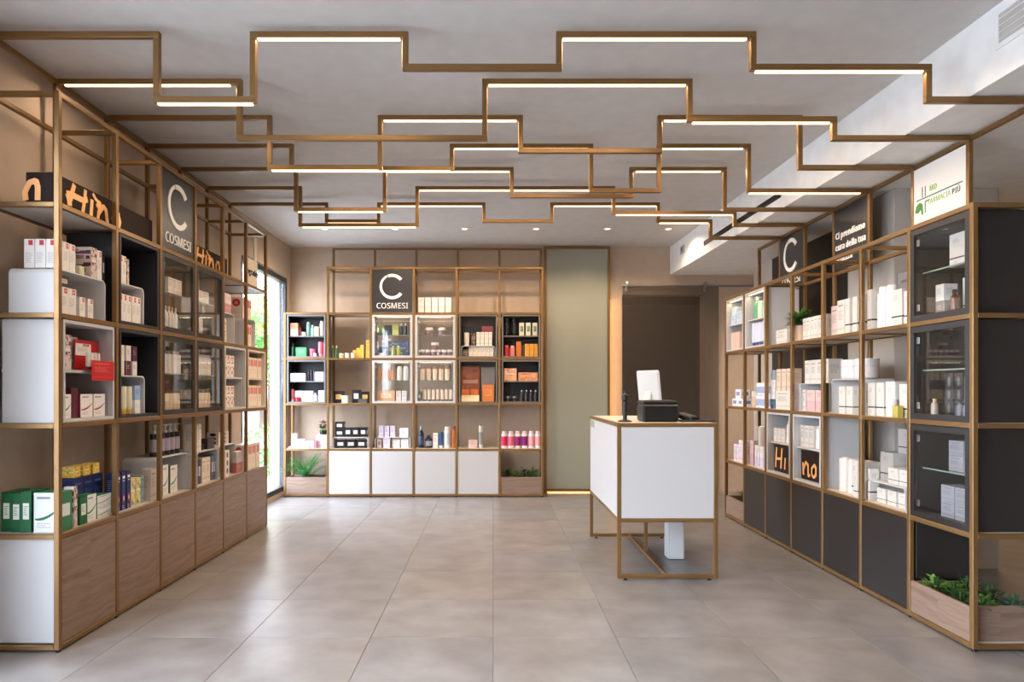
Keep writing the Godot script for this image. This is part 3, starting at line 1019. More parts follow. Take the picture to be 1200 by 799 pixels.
func riser(unit: Transform3D, u: float, y: float, z: float, w: float, h: float, d: float, label: String) -> void:
	var r := 0.028
	var x := w / 2 - 0.003
	var yt := h - 0.003
	var line := PackedVector2Array([Vector2(-x, 0)])
	for k in 6:
		var a := PI - PI / 2 * k / 5.0
		line.append(Vector2(-x + r + cos(a) * r, yt - r + sin(a) * r))
	for k in 6:
		var a := PI / 2 - PI / 2 * k / 5.0
		line.append(Vector2(x - r + cos(a) * r, yt - r + sin(a) * r))
	line.append(Vector2(x, 0))
	var key := "riser%.3f,%.3f,%.3f" % [w, h, d]
	if not meshes.has(key):
		var st := begin()
		for poly in Geometry2D.offset_polyline(line, 0.003, Geometry2D.JOIN_MITER, Geometry2D.END_BUTT):
			extrude_into(st, poly, d)
		meshes[key] = st.commit()
	var o := MeshInstance3D.new()
	o.name = numbered("display_riser")
	o.mesh = meshes[key]
	o.material_override = mats.white_metal
	add_child(o)
	o.transform = at_unit(unit, u, y + 0.0005, z - d)
	tag(o, label, "riser")


func c_sign(at: Transform3D, label: String, h := 0.48) -> void:
	var s := thing("letter_sign", label, "sign", at)
	part(s, "panel", cbox(0.452, h, 0.012, 0.001), mats.sign_metal)
	for arc in [[38.0, 112.0, 0.030, 0.036], [117.0, 322.0, 0.022, 0.036]]:
		var outer := PackedVector2Array()
		var inner := PackedVector2Array()
		for k in 25:
			var t := k / 24.0
			var a := deg_to_rad(lerpf(arc[0], arc[1], t))
			var wid: float = lerpf(arc[2], arc[3], t if arc[0] > 100.0 else 1.0 - t)
			outer.append(Vector2(cos(a), sin(a)) * (0.142 + 0.1 * (wid - 0.03)))
			inner.append(Vector2(cos(a), sin(a)) * (0.142 - wid))
		inner.reverse()
		outer.append_array(inner)
		part(s, "logo_stroke", extruded(outer, 0.006), mats.letter_white, Vector3(0, 0.048, 0.006))
	part(s, "lettering", text_mesh("COSMESI", 0.062, 0.005), mats.letter_white, Vector3(0, -0.168, 0.0085))


func script_box(at: Transform3D, w: float, h: float, d: float, label: String, big: bool) -> void:
	var s := thing("display_box", label, "display box", at)
	part(s, "box", cbox(w, h, d, 0.002), mats.script_brown, Vector3(0, h / 2, -d / 2))
	# brush letters H i n o, in metres from the left end of the box
	var k := h / 0.145
	var x := -w / 2
	var l := [
		[0.013 * k, [0.155, 0.142], [0.135, 0.085], [0.125, 0.050]],
		[0.014 * k, [0.095, 0.072], [0.130, 0.078], [0.225, 0.075], [0.262, 0.090]],
		[0.016 * k, [0.098, 0.075], [0.115, 0.045], [0.118, 0.020]],
		[0.011 * k, [0.245, 0.142], [0.238, 0.085], [0.222, 0.012]],
		[0.012 * k, [0.300, 0.100], [0.292, 0.012]],
		[0.008 * k, [0.308, 0.136], [0.330, 0.112], [0.372, 0.096]],
		[0.010 * k, [0.340, 0.075], [0.372, 0.105], [0.350, 0.012]],
		[0.012 * k, [0.352, 0.040], [0.400, 0.092], [0.425, 0.078], [0.440, 0.010]],
		[0.011 * k, [0.555, 0.085], [0.512, 0.086], [0.490, 0.050], [0.505, 0.015], [0.545, 0.012], [0.560, 0.050], [0.540, 0.088]]]
	var moved := []
	for st in l:
		var o := [st[0] * (1.05 if big else 0.8)]
		for q in range(1, st.size()):
			o.append([x + st[q][0] * (1.0 if big else 0.9), clampf(st[q][1] * k, 0.012, h - 0.012)])
		moved.append(o)
	part(s, "script_lettering", strokes(moved, 0.002), mats.copper_ink, Vector3(0, 0, 0))
	if big:
		var ring := [[0.013, [-0.052, 0.014], [-0.056, 0.05], [-0.035, 0.095], [-0.005, 0.105], [0.004, 0.075], [0.003, 0.014]]]
		part(s, "end_lettering", strokes(ring, 0.002), mats.copper_ink, Vector3(x, 0, -d / 2 - 0.012), Vector3(0, -PI / 2, 0))


func pharmacy_sign(at: Transform3D) -> void:
	var s := thing("pharmacy_sign", "white pharmacy sign with green lettering and a green leaf above the dark showcase", "sign", at)
	part(s, "panel", cbox(0.453, 0.44, 0.012, 0.001), mats.letter_white)
	var dark := plain("sign_green_dark", Color(0.22, 0.36, 0.27), 0.5)
	var green := plain("sign_green", Color(0.50, 0.68, 0.20), 0.5)
	var leafm := plain("sign_leaf", Color(0.15, 0.50, 0.18), 0.5)
	var z := 0.0062
	part(s, "rule", cbox(0.40, 0.007, 0.002, 0.0005), dark, Vector3(0.0, 0.030, z))
	for x in [-0.145, -0.118]:
		part(s, "bar", cbox(0.008, 0.062, 0.002, 0.0005), dark, Vector3(x, 0.068, z))
	part(s, "bar", cbox(0.008, 0.07, 0.002, 0.0005), dark, Vector3(-0.118, -0.023, z))
	part(s, "bar", cbox(0.045, 0.007, 0.002, 0.0005), dark, Vector3(-0.099, 0.0085, z))
	var leaf := PackedVector2Array([Vector2(-0.045, -0.02), Vector2(-0.03, 0.018), Vector2(0.0, 0.032), Vector2(0.028, 0.018), Vector2(0.034, -0.045), Vector2(0.02, -0.045), Vector2(0.012, -0.012), Vector2(-0.012, -0.028)])
	part(s, "leaf_emblem", extruded(leaf, 0.002), leafm, Vector3(-0.17, -0.018, z - 0.001))
	part(s, "lettering", text_mesh("MD", 0.030, 0.002, true), green, Vector3(-0.045, 0.070, z))
	part(s, "lettering", text_mesh("FARMACIA", 0.030, 0.002), green, Vector3(0.005, -0.003, z))
	part(s, "lettering", text_mesh("PIÙ", 0.030, 0.002, true), dark, Vector3(0.150, -0.003, z))


# ---------------------------------------------------------------- plants
func planter(at: Transform3D, w: float, h: float, d: float, wood: int, label: String) -> void:
	var p := thing("planter_box", label, "planter", at)
	var m: Material = mats["wood_%d" % wood]
	part(p, "front_panel", cbox(w, h, 0.016, 0.0015), m, Vector3(0, h / 2, -0.012))
	part(p, "back_panel", cbox(w - 0.024, h, 0.012, 0.001), m, Vector3(0, h / 2, -d + 0.002))
	for sx in [-1.0, 1.0]:
		part(p, "side_panel", cbox(0.014, h, d - 0.046, 0.001), m, Vector3(sx * (w / 2 - 0.0185), h / 2, -d / 2 - 0.004))
	part(p, "soil", cbox(w - 0.054, h - 0.03, d - 0.03, 0.004), mats.soil, Vector3(0, (h - 0.03) / 2 + 0.002, -d / 2 - 0.004))


func add_leaf(st: SurfaceTool, p: Vector3, dir: Vector3, l: float, w: float, droop: float) -> void:
	var side := dir.cross(Vector3.UP)
	side = side.normalized() if side.length() > 0.01 else Vector3.RIGHT
	var n := side.cross(dir).normalized()
	var prev := p
	var d := dir
	var pw := w * 0.25
	for k in 3:
		d = (d + Vector3(0, -droop, 0)).normalized()
		var q := prev + d * l / 3.0
		var qw: float = [w * 0.5, w * 0.42, 0.0008][k]
		face(st, [prev - side * pw, prev + side * pw, q + side * qw, q - side * qw], n)
		prev = q
		pw = qw


func bushy(called: String, label: String, at: Transform3D, r: float, h: float, n: int, seed_: int, m: String, leaf: float) -> void:
	var t := thing(called, label, "plant", at)
	var rng := RandomNumberGenerator.new()
	rng.seed = seed_
	var st := begin()
	for k in n:
		var a := rng.randf() * TAU
		var rr := sqrt(rng.randf()) * r
		var y := h * rng.randf_range(0.15, 1.0) * (1.0 - 0.5 * rr / r)
		var d := Vector3(cos(a), rng.randf_range(0.1, 1.2), sin(a)).normalized()
		add_leaf(st, Vector3(cos(a) * rr * 0.6, y * 0.8, sin(a) * rr * 0.6), d, leaf * rng.randf_range(0.7, 1.3), leaf * 0.5, 0.15)
	part(t, "leaves", st.commit(), mats[m]).set_meta("kind", "stuff")
	var stems := begin()
	for k in 5:
		add_box(stems, Vector3(rng.randf_range(-r, r) * 0.4, h * 0.35, rng.randf_range(-r, r) * 0.4), Vector3(0.004, h * 0.7, 0.004))
	part(t, "stems", stems.commit(), mats.leaf_dark)


func fern(at: Transform3D) -> void:
	var t := thing("fern", "bright green fern spreading from the wood planter by the window", "plant", at)
	var rng := RandomNumberGenerator.new()
	rng.seed = 77
	for k in 34:
		var a := TAU * k / 34.0 * 3.0 + rng.randf() * 0.5
		var d := Vector3(cos(a) * (0.9 if cos(a) < 0.0 else 0.55), rng.randf_range(0.6, 1.9), sin(a) * 0.5).normalized()
		var l := rng.randf_range(0.22, 0.34)
		var st := begin()
		var p := Vector3(rng.randf_range(-0.05, 0.05), 0, rng.randf_range(-0.03, 0.03))
		for i in 12:
			d = (d + Vector3(0, -0.075, 0)).normalized()
			p += d * l / 12.0
			var side := d.cross(Vector3.UP).normalized()
			var wl := 0.055 * sin(PI * (i + 1.5) / 14.0) + 0.008
			for sg in [-1.0, 1.0]:
				add_leaf(st, p, (side * sg + d * 0.5).normalized(), wl, 0.016, 0.08)
			add_box(st, p - d * l / 24.0, Vector3(0.003, l / 12.0, 0.003))
		part(t, "frond", st.commit(), mats["leaf_fern" if k % 3 else "leaf_mid"])


func blade_plant(called: String, label: String, at: Transform3D, n: int, l: float, m: String, seed_: int) -> void:
	var t := thing(called, label, "plant", at)
	var rng := RandomNumberGenerator.new()
	rng.seed = seed_
	for k in n:
		var a := TAU * k / n + rng.randf() * 0.3
		var st := begin()
		add_leaf(st, Vector3.ZERO, Vector3(cos(a), rng.randf_range(0.4, 1.6), sin(a)).normalized(), l * rng.randf_range(0.5, 0.8), 0.03, 0.06)
		part(t, "leaf_blade", st.commit(), mats[m])


# ---------------------------------------------------------------- counter
func make_counter() -> void:
	var c := thing("sales_counter", "white sales counter box on a brass tube frame", "counter", Transform3D(Basis(), Vector3(0.79, 0, -4.34)))
	var w := 0.64
	var d := 1.25
	var b: StandardMaterial3D = mats.brass
	for x in [T / 2, w - T / 2]:
		for z in [-T / 2, -d + T / 2]:
			tube(c, "post", Vector3(x, 0.012, z), Vector3(x, 1.0, z), b)
			part(c, "foot", lathe([[0.013, 0.0], [0.013, 0.005], [0.006, 0.006], [0.006, 0.0121]], 10), mats.soft_black, Vector3(x + (0.04 if x < 0.3 else -0.04), 0, z))
	for z in [-T / 2, -d + T / 2]:
		for y in [0.0245, 0.38, 0.9875]:
			tube(c, "rail", Vector3(T, y, z), Vector3(w - T, y, z), b, T - 0.001)
	for x in [T / 2, w - T / 2]:
		for y in [0.38, 0.9875]:
			tube(c, "rail", Vector3(x, y, -T), Vector3(x, y, -d + T), b, T - 0.001)
	tube(c, "floor_rail", Vector3(w / 2, 0.0245, -T), Vector3(w / 2, 0.0245, -d + T), b, T - 0.001)
	tube(c, "middle_post", Vector3(w / 2, 0.037, -d / 2), Vector3(w / 2, 0.3675, -d / 2), b, T - 0.002)
	part(c, "front_panel", cbox(w - 2 * T - 0.002, 0.58, 0.016, 0.001), mats.white, Vector3(w / 2, 0.684, -0.010))
	part(c, "back_panel", cbox(w - 2 * T - 0.002, 0.58, 0.016, 0.001), mats.white, Vector3(w / 2, 0.684, -d + 0.010))
	part(c, "side_panel", cbox(0.016, 0.58, d - 2 * T - 0.002, 0.001), mats.white, Vector3(0.010, 0.684, -d / 2))
	part(c, "side_panel", cbox(0.016, 0.58, d - 2 * T - 0.002, 0.001), mats.white, Vector3(w - 0.010, 0.684, -d / 2))
	part(c, "glass_inset", cbox(0.004, 0.05, 0.20, 0.0005), mats.satin_glass, Vector3(0.0005, 0.94, -d + 0.14))
	part(c, "bottom_panel", cbox(w - 2 * T, 0.016, d - 2 * T, 0.001), mats.white, Vector3(w / 2, 0.40, -d / 2))
	part(c, "counter_top", cbox(w - 2 * T - 0.001, 0.018, d - 2 * T - 0.001, 0.001), mats.cream, Vector3(w / 2, 0.9905, -d / 2))
	var duct := thing("cable_column", "white square cable column under the counter", "column", Transform3D(Basis(), Vector3(1.305, 0, -4.92)))
	part(duct, "column", cbox(0.115, 0.375, 0.115, 0.004), mats.white, Vector3(0, 0.19, 0))
	part(duct, "cover", cbox(0.095, 0.36, 0.004, 0.001), mats.white_metal, Vector3(0, 0.186, 0.0585))
	# things on the counter
	var mon := thing("till_monitor", "white all-in-one till screen seen from behind on the counter", "monitor", Transform3D(Basis(Vector3.UP, deg_to_rad(122.0)), Vector3(1.13, 1.0, -4.98)))
	part(mon, "base", cbox(0.20, 0.012, 0.17, 0.005), mats.white_plastic, Vector3(0, 0.007, 0))
	part(mon, "neck", cbox(0.07, 0.20, 0.018, 0.005), mats.white_plastic, Vector3(0, 0.105, -0.02), Vector3(0.28, 0, 0))
	var scr := part(mon, "housing", cbox(0.225, 0.255, 0.028, 0.011), mats.white_plastic, Vector3(0, 0.225, 0.01), Vector3(-0.12, 0, 0))
	part(scr, "screen", cbox(0.205, 0.235, 0.002, 0.0005), mats.black_plastic, Vector3(0, 0, 0.0138))
	part(scr, "emblem", lathe([[0.0, 0.0], [0.02, 0.0], [0.02, 0.002], [0.0, 0.002]], 16), mats.board, Vector3(0, -0.05, -0.0125), Vector3(-PI / 2, 0, 0))
	var pr := thing("receipt_printer", "black receipt printer at the front of the counter", "printer", Transform3D(Basis(), Vector3(1.097, 1.0, -4.56)))
	part(pr, "body", cbox(0.235, 0.115, 0.20, 0.012), mats.black_plastic, Vector3(0, 0.0585, 0))
	part(pr, "lid", cbox(0.225, 0.026, 0.18, 0.008), mats.soft_black, Vector3(0, 0.129, -0.006))
	part(pr, "paper_slot", cbox(0.16, 0.004, 0.012, 0.001), mats.grey_cube, Vector3(-0.01, 0.1425, 0.05))
	var sc := thing("scanner_stand", "slim dark barcode scanner on a round stand", "scanner", Transform3D(Basis(), Vector3(0.868, 1.0, -4.50)))
	part(sc, "base", lathe([[0.0, 0.0], [0.045, 0.0], [0.045, 0.008], [0.020, 0.016], [0.0, 0.017]], 24), mats.black_plastic)
	part(sc, "pole", lathe([[0.014, 0.0], [0.013, 0.10], [0.012, 0.14]], 12), mats.soft_black, Vector3(0, 0.015, 0))
	part(sc, "scanner_head", lathe([[0.012, 0.0], [0.021, 0.010], [0.023, 0.030], [0.019, 0.044], [0.006, 0.050], [0.005, 0.064], [0.0, 0.066]], 14), mats.black_plastic, Vector3(0, 0.135, 0))
	var kb := thing("card_tray", "flat black tray lying beside the receipt printer", "tray", Transform3D(Basis(), Vector3(1.345, 1.0, -4.52)))
	part(kb, "plate", cbox(0.22, 0.012, 0.14, 0.005), mats.black_plastic, Vector3(0, 0.0065, 0))
	part(kb, "card_reader", cbox(0.085, 0.035, 0.15, 0.008), mats.soft_black, Vector3(-0.055, 0.03, -0.02), Vector3(0.18, 0.5, 0))
	part(kb, "mat", cbox(0.10, 0.004, 0.10, 0.001), mats.soft_black, Vector3(0.05, 0.0145, 0.01))


# ---------------------------------------------------------------- goods
# u is the left edge of the first piece along the unit, y the shelf, z the front of the piece
func carton(unit: Transform3D, u: float, y: float, z: float, w: float, h: float, d: float, m: Material, label: String, group := "", n := 1, gap := 0.003, yaw := 0.0, called := "carton") -> void:
	for k in n:
		var o := MeshInstance3D.new()
		o.name = numbered(called)
		o.mesh = carton_mesh(w, h, d)
		o.material_override = m
		add_child(o)
		o.transform = at_unit(unit, u + w / 2 + k * (w + gap), y + 0.0006, z - 0.002 * ((k * 7) % 3), yaw)
		tag(o, nth(label, k, n, unit), "box", group if n > 1 or group != "" else "")


# alike pieces in a row are told apart by their place counted from a fixed end of the unit
func nth(label: String, k: int, n: int, unit: Transform3D) -> String:
	if n < 2:
		return label
	var words := ["first", "second", "third", "fourth", "fifth", "sixth", "seventh", "eighth"]
	var right := unit.basis.z.x < -0.5
	var more: String = " from the window side" if unit.basis.z.z > 0.5 else " from the shop front"
	var full: String = label + ", " + words[n - 1 - k if right else k] + more
	return full if full.split(" ").size() <= 16 else label


const SHAPES := {
	"bottle": [[0.0, 0.0], [0.9, 0.0], [1.0, 0.03], [1.0, 0.62], [0.85, 0.72], [0.42, 0.80], [0.40, 0.84]],
	"drum": [[0.0, 0.0], [0.95, 0.0], [1.0, 0.03], [1.0, 0.80], [0.95, 0.84], [0.6, 0.84]],
	"jar": [[0.0, 0.0], [0.92, 0.0], [1.0, 0.06], [1.0, 0.58], [0.95, 0.64]],
	"tube": [[0.0, 0.16], [0.82, 0.16], [0.92, 0.25], [0.88, 0.97], [0.80, 1.0], [0.0, 1.0]],
	"can": [[0.0, 0.0], [0.95, 0.0], [1.0, 0.02], [1.0, 0.97], [0.95, 1.0], [0.0, 1.0]]}
const TOPS := {
	"bottle": [[0.40, 0.84], [0.50, 0.84], [0.50, 0.99], [0.46, 1.0], [0.0, 1.0]],
	"drum": [[0.72, 0.84], [0.74, 0.85], [0.74, 0.98], [0.70, 1.0], [0.0, 1.0]],
	"jar": [[0.95, 0.64], [1.02, 0.66], [1.02, 0.97], [0.97, 1.0], [0.0, 1.0]],
	"tube": [[0.0, 0.0], [0.80, 0.0], [0.84, 0.02], [0.84, 0.16], [0.0, 0.16]],
	"can": [[0.7, 1.0], [0.7, 1.03], [0.0, 1.03]]}


func scaled(profile: Array, r: float, h: float) -> Array:
	var out := []
	for p in profile:
		out.append([snappedf(p[0] * r, 0.0001), snappedf(p[1] * h, 0.0001)])
	return out


func flask(kind: String, unit: Transform3D, u: float, y: float, z: float, r: float, h: float, body: Material, cap: Material, label: String, group := "", n := 1, gap := 0.006, wrap: Material = null) -> void:
	var word: String = {"bottle": "bottle", "drum": "bottle", "pump": "pump_bottle", "jar": "jar", "tube": "cream_tube", "can": "canister"}[kind]
	for k in n:
		var t := thing(word, nth(label, k, n, unit), {"cream_tube": "tube", "pump_bottle": "bottle"}.get(word, word), at_unit(unit, u + r + k * (2 * r + gap), y + 0.0006, z - r - 0.002 * (k % 2)), group)
		if kind == "pump":
			part(t, "body", lathe(scaled(SHAPES.drum, r, h * 0.85), 14), body)
			part(t, "pump", lathe([[0.008, h * 0.71], [0.012, h * 0.72], [0.012, h * 0.78], [0.004, h * 0.79], [0.004, h * 0.93], [0.013, h * 0.935], [0.013, h * 0.99], [0.0, h]], 10), cap)
			part(t, "spout", cbox(0.008, 0.007, 0.034, 0.002), cap, Vector3(0, h * 0.965, 0.016))
		else:
			part(t, "body", lathe(scaled(SHAPES[kind], r, h), 14), body)
			part(t, "cap", lathe(scaled(TOPS[kind], r, h), 14), cap)
		if wrap != null:
			var lo := 0.15 if kind != "tube" else 0.35
			var hi: float = {"bottle": 0.55, "drum": 0.7, "pump": 0.55, "jar": 0.5, "tube": 0.8, "can": 0.7}[kind]
			var rr := r * (1.012 if kind != "tube" else 0.935)
			part(t, "paper_band", lathe([[rr, h * lo], [rr, h * hi]], 14), wrap)


func tint(c: Color, rough := 0.4) -> StandardMaterial3D:
	return plain("tint_%s_%.2f" % [c.to_html(), rough], c, rough)


const CUBE := 0.0178      # floor of a cube above its board
const MID := 0.2518       # middle shelf of a cube above the board
const GSH := 0.2600       # glass shelf of a showcase above the board

func stock_left() -> void:
	var white := Color(0.88, 0.86, 0.84)
	var red := Color(0.72, 0.10, 0.16)
	var red_box := art("corner", white, red)
	var plum_box := art("split", Color(0.86, 0.83, 0.82), Color(0.33, 0.06, 0.16))
	var photo_box := art("patches", Color(0.80, 0.74, 0.70), Color(0.45, 0.10, 0.14), Color(0.18, 0.12, 0.12))
	var dark_box := art("panel", Color(0.13, 0.12, 0.13), Color(0.75, 0.72, 0.70), Color(0.5, 0.2, 0.2))
	# bay 0, row 3: on and under the wide riser
	var y := floor_of(3)
	for k in 3:
		carton(UL, 0.05, y + 0.216, -0.05 - 0.052 * k, 0.048, 0.135, 0.050, red_box, "red-cornered carton in the %s file on the wide riser" % ["front", "middle", "rear"][k], "red-cornered cartons on the wide riser, %s file" % ["front", "middle", "rear"][k], 3)
	carton(UL, 0.215, y + 0.216, -0.12, 0.10, 0.12, 0.10, art("lines", Color(0.72, 0.70, 0.70), Color(0.6, 0.6, 0.6)), "grey-white plain carton behind the silver sachet on the wide riser")
	carton(UL, 0.235, y + 0.216, -0.06, 0.06, 0.045, 0.03, tint(Color(0.80, 0.78, 0.66), 0.25), "small silver sachet box leaning on the wide riser", "", 1, 0.0, 0.2)
	carton(UL, 0.325, y + 0.216, -0.05, 0.05, 0.155, 0.14, photo_box, "carton with dark red photo print on the wide riser")
	carton(UL, 0.378, y + 0.216, -0.05, 0.042, 0.15, 0.14, red_box, "tall red-cornered carton beside the photo-print carton on the wide riser")
	carton(UL, 0.424, y + 0.216, -0.05, 0.022, 0.13, 0.14, dark_box, "slim black carton at the far end of the wide riser")
	carton(UL, 0.085, y, -0.055, 0.062, 0.135, 0.13, red_box, "larger white carton with red corner under the wide riser", "larger cartons under the wide riser", 2)
	carton(UL, 0.09, y + 0.1356, -0.06, 0.07, 0.055, 0.10, dark_box, "small black carton lying on the cartons under the wide riser")
	carton(UL, 0.235, y, -0.055, 0.048, 0.105, 0.12, red_box, "smaller white carton with red corner under the wide riser", "smaller cartons under the wide riser", 2, 0.025)
	# bay 1, row 3
	y = floor_of(3) + CUBE
	carton(UL, 0.548, y, -0.035, 0.047, 0.152, 0.14, red_box, "red-cornered carton under the upper navy cube riser", "cartons under the navy cube riser", 5, 0.001)
	carton(UL, 0.56, y + 0.212, -0.035, 0.036, 0.15, 0.13, red_box, "red-cornered carton on the upper navy cube riser", "cartons on the navy cube riser", 2, 0.002)
	carton(UL, 0.64, y + 0.212, -0.035, 0.02, 0.14, 0.13, photo_box, "slim dark red photo-print carton in the upper navy cube")
	# bay 0, row 2: white cube
	y = floor_of(2) + MID
	carton(UL, 0.078, y, -0.03, 0.05, 0.165, 0.14, photo_box, "black and rose photo-print carton on the middle shelf of the near white cube")
	carton(UL, 0.145, y, -0.09, 0.055, 0.165, 0.12, red_box, "tall red-cornered carton in the near white cube", "tall cartons in the near white cube", 2, 0.025)
	var tray := thing("display_tray", "red cardboard counter display holding small white tubes in the near white cube", "display", at_unit(UL, 0.325, floor_of(2) + MID, 0.012))
	var rm := tint(Color(0.74, 0.05, 0.09))
	part(tray, "front_card", carton_mesh(0.20, 0.10, 0.003), art("lines", Color(0.74, 0.05, 0.09), Color(0.8, 0.2, 0.2), Color(0.95, 0.75, 0.7)), Vector3(0, -0.05, 0))
	part(tray, "tray_floor", cbox(0.20, 0.003, 0.08, 0.0005), rm, Vector3(0, 0.0025, -0.045))
	part(tray, "back_card", cbox(0.20, 0.15, 0.003, 0.0005), rm, Vector3(0, 0.078, -0.086))
	part(tray, "header_card", carton_mesh(0.13, 0.06, 0.003), art("corner", white, red), Vector3(-0.035, 0.075, -0.080))
	for k in 4:
		flask("tube", UL, 0.245 + 0.029 * k, floor_of(2) + MID + 0.0045, -0.015, 0.011, 0.085, tint(white), tint(Color(0.2, 0.2, 0.22)), "small white tube in the red cardboard display, " + ["first", "second", "third", "fourth"][k] + " from the shop front", "tubes in the red display")
	y = floor_of(2) + CUBE
	var sw_red := art("swoosh", Color(0.90, 0.88, 0.86), Color(0.55, 0.06, 0.18))
	var sw_green := art("swoosh", Color(0.90, 0.89, 0.86), Color(0.05, 0.42, 0.20))
	carton(UL, 0.062, y, -0.03, 0.065, 0.115, 0.13, sw_green, "white carton with green swoosh in the near white cube")
	carton(UL, 0.20, y, -0.03, 0.105, 0.115, 0.13, sw_red, "white carton with dark red swoosh in the near white cube", "red-swoosh cartons in the near white cube", 2, 0.008)
	carton(UL, 0.135, y, -0.035, 0.055, 0.145, 0.10, tint(Color(0.33, 0.08, 0.17)), "plum carton between the green-swoosh and red-swoosh cartons")
	# bay 1, row 2: navy cube
	y = floor_of(2) + CUBE
	carton(UL, 0.56, y + 0.217, -0.035, 0.05, 0.165, 0.13, art("split", Color(0.85, 0.82, 0.74), Color(0.82, 0.80, 0.76), Color(0.75, 0.6, 0.2)), "ivory and gold carton on the riser of the lower navy cube")
	carton(UL, 0.63, y + 0.217, -0.035, 0.05, 0.165, 0.13, plum_box, "grey and plum carton on the riser of the lower navy cube")
	carton(UL, 0.695, y + 0.217, -0.035, 0.05, 0.165, 0.13, art("split", Color(0.28, 0.10, 0.22), Color(0.85, 0.83, 0.83), Color(0.8, 0.7, 0.8)), "purple and white carton on the riser of the lower navy cube")
	flask("tube", UL, 0.555, y, -0.035, 0.024, 0.155, tint(Color(0.84, 0.82, 0.72)), tint(Color(0.80, 0.66, 0.24)), "pale yellow-capped tube in the lower navy cube", "yellow-capped tubes", 3, 0.008)
	carton(UL, 0.73, y, -0.04, 0.06, 0.16, 0.12, art("split", Color(0.55, 0.66, 0.82), Color(0.88, 0.88, 0.88), Color(0.2, 0.3, 0.5)), "light blue and white carton under the riser of the lower navy cube")
	# showcases in bays 2 and 3
	var pale := tint(Color(0.86, 0.84, 0.82), 0.35)
	var lid := tint(Color(0.55, 0.52, 0.50), 0.3)
	for r in [2, 3]:
		for j in [2, 3]:
			var ub: float = j * BAY + 0.06
			var yg := floor_of(r) + GSH
			var yb := floor_of(r) + CUBE
			var place := "%s %s left showcase" % ["lower" if r == 2 else "upper", "near" if j == 2 else "far"]
			if r == 3 and j == 2:
				flask("jar", UL, ub, yg, -0.16, 0.034, 0.062, pale, pale, "white jar on glass shelf, " + place, "white jars in the upper near showcase", 5, 0.004)
				carton(UL, ub + 0.15, yg, -0.06, 0.062, 0.10, 0.07, art("lines", white, Color(0.7, 0.65, 0.75)), "white carton on the glass shelf, " + place, "cartons in the upper near showcase", 3, 0.006)
				flask("bottle", UL, ub + 0.02, yb, -0.07, 0.017, 0.16, pale, lid, "slim pale bottle, " + place, "slim bottles in the upper near showcase", 7, 0.010)
			elif r == 3:
				carton(UL, ub, yg, -0.07, 0.075, 0.085, 0.09, art("lines", Color(0.88, 0.87, 0.85), Color(0.75, 0.72, 0.8)), "bottom carton of white pile, " + place, "pile of white cartons, bottom row", 4, 0.004)
				carton(UL, ub, yg + 0.086, -0.07, 0.075, 0.08, 0.09, art("lines", Color(0.88, 0.87, 0.85), Color(0.75, 0.72, 0.8)), "top carton of white pile, " + place, "pile of white cartons, top row", 2, 0.004)
				carton(UL, ub + 0.03, yb, -0.07, 0.055, 0.13, 0.08, art("band", white, Color(0.3, 0.28, 0.34)), "white carton on the floor of the " + place, "cartons in the upper far showcase", 3, 0.012)
			else:
				carton(UL, ub, yg, -0.07, 0.07, 0.085, 0.09, art("lines", Color(0.87, 0.85, 0.82), Color(0.75, 0.7, 0.66)), "low white carton on the glass shelf, " + place, "low cartons in the %s" % place, 1)
				flask("drum", UL, ub + 0.10, yg, -0.06, 0.028, 0.145, pale, lid, "white bottle on the glass shelf, " + place, "bottles in the %s" % place, 4, 0.010)
				flask("drum", UL, ub + 0.02, yb, -0.06, 0.023, 0.135, tint(Color(0.86, 0.78, 0.66)), tint(Color(0.10, 0.10, 0.11)), "dark-capped ivory bottle, " + place, "ivory bottles in the %s" % place, 6, 0.008)
	# bays 4 and 5
	var orange := art("patches", Color(0.86, 0.74, 0.58), Color(0.78, 0.40, 0.10), Color(0.90, 0.62, 0.20))
	var rose := art("split", Color(0.86, 0.80, 0.80), Color(0.75, 0.52, 0.55), Color(0.6, 0.2, 0.25))
	var ovals := art("ovals", Color(0.89, 0.83, 0.76), Color(0.76, 0.14, 0.18), Color(0.85, 0.55, 0.5))
	y = floor_of(3)
	carton(UL, 1.965, y + 0.236, -0.07, 0.072, 0.17, 0.12, orange, "orange-printed carton on the riser beside the showcases", "orange cartons on the riser", 2)
	carton(UL, 2.115, y + 0.236, -0.07, 0.062, 0.155, 0.12, rose, "rose and white carton on the riser beside the orange cartons", "rose cartons on the riser", 2)
	carton(UL, 1.975, y, -0.07, 0.075, 0.19, 0.12, art("patches", Color(0.88, 0.84, 0.78), Color(0.62, 0.30, 0.16), Color(0.9, 0.86, 0.8)), "rust-printed carton under the orange cartons", "rust cartons under the riser", 2, 0.02)
	carton(UL, 2.49, y + 0.236, -0.07, 0.10, 0.17, 0.12, ovals, "big-oval red carton on the riser at the window end", "red oval cartons on the riser", 2)
	carton(UL, 2.50, y, -0.07, 0.095, 0.19, 0.12, ovals, "big-oval red carton under the riser at the window end", "red oval cartons under the riser", 2)
	for lev in [[MID, "middle shelf"], [CUBE, "floor"]]:
		y = floor_of(2) + lev[0]
		carton(UL, 1.975, y, -0.03, 0.072, 0.165, 0.12, art("patches", Color(0.86, 0.82, 0.78), Color(0.70, 0.16, 0.14), Color(0.32, 0.22, 0.2)), "red-printed carton on %s of far white cube" % lev[1], "printed cartons, %s of the far white cube" % lev[1], 3, 0.006)
		carton(UL, 2.455, y, -0.03, 0.088, 0.17, 0.12, ovals, "big-oval carton on the %s of the cream cube" % lev[1], "oval cartons, %s of the cream cube" % lev[1], 4, 0.004)
	# row 1: open shelf over the wood cabinets
	y = floor_of(1)
	var green_box := art("panel", Color(0.03, 0.36, 0.20), Color(0.88, 0.90, 0.88), Color(0.1, 0.4, 0.25))
